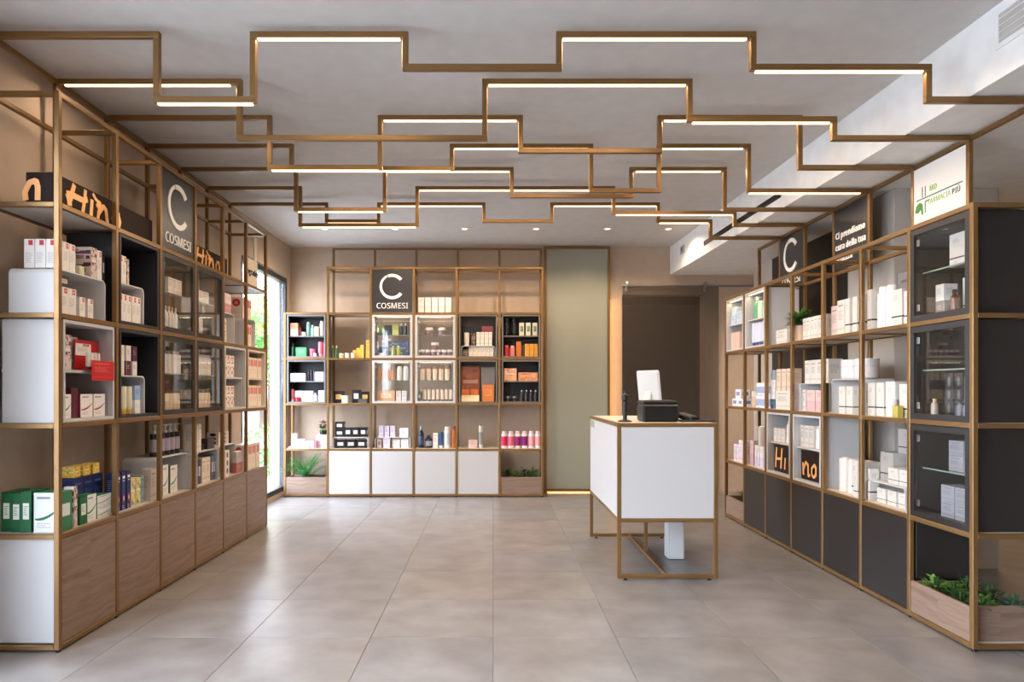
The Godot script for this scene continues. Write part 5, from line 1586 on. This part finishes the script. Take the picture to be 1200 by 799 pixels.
func stock_right() -> void:
	var w := Color(0.82, 0.80, 0.765)
	var band := art("band", w, Color(0.06, 0.06, 0.07))
	var plainw := art("lines", w, Color(0.82, 0.79, 0.76))
	var silver := art("band", Color(0.66, 0.64, 0.62), Color(0.05, 0.05, 0.06))
	var bluew := art("panel", Color(0.88, 0.88, 0.89), Color(0.35, 0.42, 0.66), Color(0.85, 0.85, 0.9))
	var lilac := art("lines", Color(0.86, 0.83, 0.87), Color(0.6, 0.5, 0.7))
	var pink := art("split", Color(0.82, 0.72, 0.70), Color(0.78, 0.64, 0.66), Color(0.5, 0.35, 0.35))
	# row 3: white cubes at the far end
	var y := floor_of(3)
	carton(UR, 0.065, y + MID, -0.035, 0.13, 0.09, 0.09, art("lines", Color(0.72, 0.80, 0.86), Color(0.85, 0.9, 0.93)), "bottom pale blue box in the outer white cube", "pale blue boxes", 2, 0.01)
	carton(UR, 0.08, y + MID + 0.091, -0.035, 0.11, 0.07, 0.09, art("lines", Color(0.80, 0.85, 0.88), Color(0.9, 0.9, 0.93)), "pale grey-blue box on top of the pile in the outer white cube")
	carton(UR, 0.065, y + CUBE, -0.035, 0.052, 0.155, 0.06, art("stripes", Color(0.88, 0.78, 0.72), Color(0.80, 0.60, 0.54)), "pink striped carton in the outer white cube", "pink striped cartons", 4, 0.004)
	flask("tube", UR, 0.34, y + CUBE, -0.035, 0.024, 0.19, tint(Color(0.84, 0.80, 0.82)), tint(w), "pale tube beside the pink striped cartons")
	flask("bottle", UR, 0.60, y + MID, -0.035, 0.034, 0.19, tint(Color(0.30, 0.62, 0.44), 0.2), tint(Color(0.80, 0.88, 0.82)), "green bottle on the middle shelf of the inner white cube")
	flask("drum", UR, 0.69, y + MID, -0.035, 0.034, 0.17, tint(Color(0.82, 0.80, 0.70)), tint(Color(0.30, 0.26, 0.24)), "cream bottle with dark cap on the middle shelf of the inner white cube")
	flask("bottle", UR, 0.78, y + MID, -0.035, 0.03, 0.185, tint(Color(0.50, 0.70, 0.56), 0.2), tint(w), "pale green bottle on the middle shelf of the inner white cube")
	flask("tube", UR, 0.555, y + CUBE, -0.035, 0.03, 0.20, tint(Color(0.78, 0.79, 0.86)), tint(Color(0.20, 0.24, 0.42)), "white tube with navy cap in the inner white cube", "navy-capped tubes", 5, 0.012)
	var R := UR * Transform3D(Basis(), Vector3(-0.035, 0, 0))     # these stand a little further from the street
	# row 3 open bays
	carton(R, 1.07, y, -0.06, 0.20, 0.115, 0.10, plainw, "low wide white box beside the white lit cubes")
	var pt := thing("potted_plant", "green leafy plant in a pale pot between white boxes on the right shelving", "potted plant", at_unit(R, 1.455, y, -0.085))
	part(pt, "pot", lathe([[0.0, 0.0], [0.045, 0.0], [0.055, 0.12], [0.048, 0.12], [0.0, 0.115]], 16), tint(Color(0.80, 0.66, 0.56)))
	leaf_ball(pt, Vector3(0, 0.18, 0), 0.10, 80, 15, "leaf_dark")
	leaf_ball(pt, Vector3(0.02, 0.20, 0.02), 0.10, 50, 16, "leaf_mid")
	carton(R, 1.565, y, -0.05, 0.052, 0.16, 0.10, plainw, "white carton in the row beside the potted plant", "white cartons beside the potted plant", 6, 0.006)
	carton(R, 1.965, y, -0.06, 0.09, 0.20, 0.08, art("lines", Color(0.80, 0.72, 0.70), Color(0.75, 0.6, 0.6)), "dusty rose carton at the start of the tall white row")
	carton(R, 2.065, y, -0.05, 0.088, 0.225, 0.10, plainw, "broad plain white carton in the tall white row")
	carton(R, 2.165, y, -0.05, 0.052, 0.225, 0.10, band, "tall slim black-banded carton in the tall white row", "tall banded cartons", 3, 0.035)
	carton(R, 2.425, y, -0.05, 0.045, 0.245, 0.10, band, "tall white carton with black band next to the white bottles")
	flask("drum", R, 2.515, y, -0.045, 0.036, 0.245, tint(Color(0.86, 0.83, 0.82)), tint(Color(0.88, 0.86, 0.85)), "white bottle with rounded shoulder in the right shelving", "white bottles in the right shelving", 2, 0.006)
	carton(R, 2.50, y, -0.19, 0.26, 0.33, 0.10, art("lines", Color(0.52, 0.51, 0.52), Color(0.6, 0.6, 0.6)), "large silver-grey box behind the white bottles")
	carton(R, 2.675, y, -0.05, 0.10, 0.205, 0.10, band, "broad white carton with black band beside the white bottles")
	carton(R, 2.795, y, -0.05, 0.055, 0.185, 0.10, band, "white carton with black band next to the dark showcase")
	# row 2
	y = floor_of(2)
	carton(R, 0.09, y, -0.05, 0.13, 0.07, 0.09, bluew, "white and blue carton at the bottom of the far stack", "white and blue cartons, bottom", 2, 0.006)
	carton(R, 0.16, y + 0.071, -0.055, 0.13, 0.085, 0.09, bluew, "white and blue carton on top of the far stack")
	flask("jar", R, 0.52, y, -0.06, 0.035, 0.14, tint(Color(0.78, 0.66, 0.52)), tint(w), "tan jar beside the blue-dotted canisters")
	flask("can", R, 0.625, y, -0.05, 0.052, 0.105, tint(Color(0.86, 0.86, 0.87)), tint(w), "white canister with blue print, bottom row of the stack", "white canisters, bottom row", 3, 0.008, tint(Color(0.60, 0.64, 0.76)))
	flask("can", R, 0.645, y + 0.1092, -0.05, 0.050, 0.10, tint(Color(0.86, 0.86, 0.87)), tint(w), "white canister with blue print, top row of the stack", "white canisters, top row", 2, 0.012, tint(Color(0.60, 0.64, 0.76)))
	carton(R, 0.985, y, -0.05, 0.08, 0.16, 0.08, art("split", Color(0.86, 0.86, 0.87), Color(0.18, 0.34, 0.46), Color(0.3, 0.4, 0.6)), "white and teal carton beside the canisters")
	carton(R, 0.99, y + 0.1608, -0.05, 0.085, 0.15, 0.08, art("split", Color(0.55, 0.62, 0.66), Color(0.86, 0.85, 0.84), Color(0.3, 0.4, 0.5)), "grey-blue carton standing on the teal carton")
	carton(R, 1.085, y, -0.05, 0.28, 0.145, 0.09, plainw, "wide white box carrying three small cartons")
	carton(R, 1.10, y + 0.146, -0.05, 0.08, 0.17, 0.08, art("lines", Color(0.82, 0.74, 0.66), Color(0.8, 0.65, 0.5)), "sand-coloured carton on the wide white box", "sand cartons on the wide white box", 3, 0.012)
	carton(R, 1.385, y, -0.04, 0.045, 0.20, 0.05, lilac, "slim lilac carton next to the wide white box")
	carton(R, 1.53, y + 0.2012, -0.08, 0.085, 0.165, 0.10, plainw, "white carton on the right shelving's middle riser", "white cartons on the middle riser", 4, 0.004)
	carton(R, 1.50, y, -0.075, 0.052, 0.155, 0.09, plainw, "slim white carton under the middle riser")
	carton(R, 1.565, y, -0.08, 0.12, 0.15, 0.09, pink, "dusty pink carton under the middle riser", "dusty pink cartons under the middle riser", 2, 0.012)
	carton(R, 1.88, y, -0.04, 0.05, 0.20, 0.02, tint(Color(0.22, 0.23, 0.14)), "olive slim carton beside the shelving post")
	flask("jar", R, 1.975, y + 0.2262, -0.09, 0.072, 0.125, tint(Color(0.84, 0.81, 0.80)), tint(Color(0.86, 0.84, 0.83)), "large round white jar on the riser", "large round white jars", 2, 0.02)
	carton(R, 2.115, y, -0.035, 0.075, 0.175, 0.04, band, "black-banded carton before the riser of the round jars", "banded cartons before the riser", 2, 0.015)
	carton(R, 2.335, y, -0.05, 0.048, 0.19, 0.09, plainw, "plain white carton beside the riser of the round jars")
	carton(R, 2.43, y, -0.05, 0.075, 0.195, 0.09, band, "tall white carton with black band left of the yellow box", "tall banded cartons left of the yellow box", 2, 0.015)
	carton(R, 2.62, y, -0.05, 0.09, 0.20, 0.09, band, "broad white carton with black band behind the white pot")
	carton(R, 2.735, y, -0.06, 0.11, 0.185, 0.08, band, "broad white carton with black band next to the middle dark showcase")
	flask("jar", R, 2.68, y, -0.005, 0.028, 0.10, tint(Color(0.85, 0.82, 0.80)), tint(Color(0.87, 0.85, 0.83)), "white pot standing in front of the banded cartons")
	carton(R, 2.75, y, -0.012, 0.05, 0.065, 0.03, tint(Color(0.70, 0.64, 0.30)), "small yellow box in front of the banded cartons")
	# row 1
	y = floor_of(1)
	carton(R, 0.13, y, -0.05, 0.055, 0.155, 0.07, lilac, "slim lilac-white carton at the lower shelf's far end", "white and lilac cartons, far end", 2, 0.006)
	carton(R, 0.26, y, -0.05, 0.085, 0.20, 0.08, lilac, "broad lilac-white carton at the lower shelf's far end", "broad lilac cartons, far end", 2, 0.006)
	carton(R, 0.53, y, -0.05, 0.08, 0.22, 0.08, pink, "dusty pink carton beside the slim white row on the lower shelf")
	carton(R, 0.645, y, -0.05, 0.040, 0.185, 0.08, art("split", Color(0.88, 0.87, 0.88), Color(0.80, 0.78, 0.86), Color(0.35, 0.4, 0.6)), "slim white carton in the lower row of six", "slim white cartons, lower shelf", 6, 0.010)
	flask("can", R, 0.70, y + 0.1858, -0.04, 0.05, 0.165, tint(Color(0.72, 0.66, 0.62), 0.25), tint(Color(0.85, 0.84, 0.83)), "translucent grey canister standing on the slim white cartons")
	for j in [2, 3]:
		var u0: float = j * BAY + 0.05
		var where: String = ["far", "near"][j - 2]
		carton(UR, u0, y + MID, -0.05, 0.06, [0.105, 0.155][j - 2], 0.07, plainw, "white carton on the middle shelf of the %s white cube" % where, "white cartons, %s white cube" % where, 3, 0.008)
		flask("drum", UR, u0 + 0.215, y + MID, -0.05, 0.034, [0.17, 0.16][j - 2], tint(Color(0.87, 0.85, 0.84)), tint(w), "white bottle on the middle shelf of the %s white cube" % where, "white bottles, %s white cube" % where, 2, 0.008)
		var card := thing("script_board", "dark brown board with copper script lettering in the %s white cube" % where, "display board", at_unit(UR, u0 + 0.185, y + CUBE, -0.04))
		part(card, "board", cbox(0.30, 0.205, 0.012, 0.001), mats.script_brown, Vector3(0, 0.1035, -0.006))
		var l := [[0.010, [-0.10, 0.19], [-0.12, 0.03]], [0.010, [-0.12, 0.10], [-0.02, 0.105]], [0.011, [0.0, 0.19], [-0.02, 0.03]], [0.009, [0.06, 0.12], [0.05, 0.03]]] if j == 2 else [[0.010, [-0.12, 0.12], [-0.11, 0.03]], [0.010, [-0.11, 0.07], [-0.075, 0.125], [-0.04, 0.11], [-0.035, 0.03], [-0.01, 0.04]], [0.010, [0.06, 0.12], [0.02, 0.09], [0.02, 0.05], [0.05, 0.03], [0.08, 0.05], [0.08, 0.10], [0.06, 0.12]]]
		part(card, "script_lettering", strokes(l, 0.002), mats.copper_ink)
	flask("can", R, 2.04, y, -0.06, 0.038, 0.215, tint(Color(0.86, 0.82, 0.78)), tint(w), "tall ivory canister on the lower shelf", "tall ivory canisters", 2, 0.018)
	carton(R, 2.225, y, -0.06, 0.07, 0.22, 0.10, band, "tall black-banded carton behind the smaller one, lower shelf", "tall banded cartons, lower shelf", 2, 0.012)
	carton(R, 2.315, y, -0.025, 0.045, 0.15, 0.03, band, "smaller white carton with black band at the shelf edge")
	carton(R, 2.432, y, -0.05, 0.018, 0.19, 0.06, band, "thin banded carton beside the low riser")
	carton(R, 2.495, y, -0.07, 0.085, 0.085, 0.09, band, "white carton with black band under the silver stack", "banded cartons under the silver stack", 3, 0.018)
	carton(R, 2.46, y + 0.1262, -0.11, 0.13, 0.17, 0.12, silver, "silver box with black band, lower left of the silver stack")
	carton(R, 2.60, y + 0.1262, -0.075, 0.095, 0.09, 0.09, band, "low black-banded carton in front of the silver stack", "low banded cartons before the silver stack", 2, 0.01)
	carton(R, 2.60, y + 0.1262, -0.18, 0.20, 0.17, 0.10, silver, "wide silver box at the back of the silver stack")
	carton(R, 2.555, y + 0.2970, -0.16, 0.24, 0.14, 0.12, silver, "large silver box with black band on top of the silver stack")
	# dark showcases at the near end
	var u := 6 * BAY + 0.06
	y = floor_of(3)
	carton(UR, u + 0.12, y + GSH, -0.10, 0.11, 0.165, 0.10, art("band", Color(0.84, 0.83, 0.80), Color(0.28, 0.06, 0.08)), "white gift box with dark red band behind glass", "white gift boxes", 2, 0.012)
	carton(UR, u + 0.05, y + CUBE, -0.075, 0.065, 0.165, 0.07, art("split", Color(0.82, 0.82, 0.80), Color(0.45, 0.43, 0.42), Color(0.4, 0.4, 0.4)), "white and grey carton on the floor of the top dark showcase")
	carton(UR, u + 0.13, y + CUBE, -0.16, 0.075, 0.19, 0.08, art("band", Color(0.78, 0.80, 0.78), Color(0.10, 0.14, 0.13)), "pale silver carton at the back of the top dark showcase", "pale silver cartons", 3, 0.006)
	flask("bottle", UR, u + 0.165, y + CUBE, -0.06, 0.022, 0.125, tint(Color(0.36, 0.16, 0.06), 0.15), tint(Color(0.12, 0.08, 0.06)), "little amber dropper bottle in the top dark showcase")
	y = floor_of(2)
	var ringed := art("dots", Color(0.10, 0.10, 0.11), Color(0.42, 0.42, 0.44))
	carton(UR, u + 0.10, y + CUBE, -0.09, 0.062, 0.22, 0.07, ringed, "black carton with grey round emblems in the middle dark showcase", "black emblem cartons", 2, 0.006)
	carton(UR, u + 0.242, y + CUBE, -0.09, 0.06, 0.20, 0.07, tint(Color(0.40, 0.41, 0.45)), "grey plain carton in the middle dark showcase")
	carton(UR, u + 0.31, y + CUBE, -0.09, 0.055, 0.20, 0.07, ringed, "black carton with grey emblems at the front end of the middle dark showcase")
	flask("bottle", UR, u + 0.02, y + CUBE, -0.06, 0.018, 0.09, tint(Color(0.75, 0.70, 0.62), 0.15), tint(Color(0.85, 0.7, 0.4)), "tiny pale perfume bottle in the middle dark showcase")
	flask("bottle", UR, u + 0.24, y + CUBE, -0.045, 0.016, 0.085, tint(Color(0.50, 0.52, 0.56), 0.15), tint(Color(0.08, 0.08, 0.09)), "little grey bottle before the grey carton", "little grey bottles", 3, 0.012)
	y = floor_of(1)
	for k in 2:
		carton(UR, u + 0.13, y + GSH + 0.0765 * k, -0.09, 0.105, 0.075, 0.10, art("lines", Color(0.60, 0.60, 0.62), Color(0.7, 0.7, 0.72)), "silver carton on the dark showcase's glass shelf, %s layer" % ["lower", "upper"][k], "silver cartons, %s layer on glass" % ["lower", "upper"][k], 2, 0.004)
		carton(UR, u + 0.07, y + CUBE + 0.0815 * k, -0.09, 0.10, 0.08, 0.10, art("lines", Color(0.62, 0.63, 0.66), Color(0.75, 0.75, 0.78)), "silver carton on the dark showcase floor, %s layer" % ["lower", "upper"][k], "silver cartons, %s layer on the floor" % ["lower", "upper"][k], 3, 0.004)
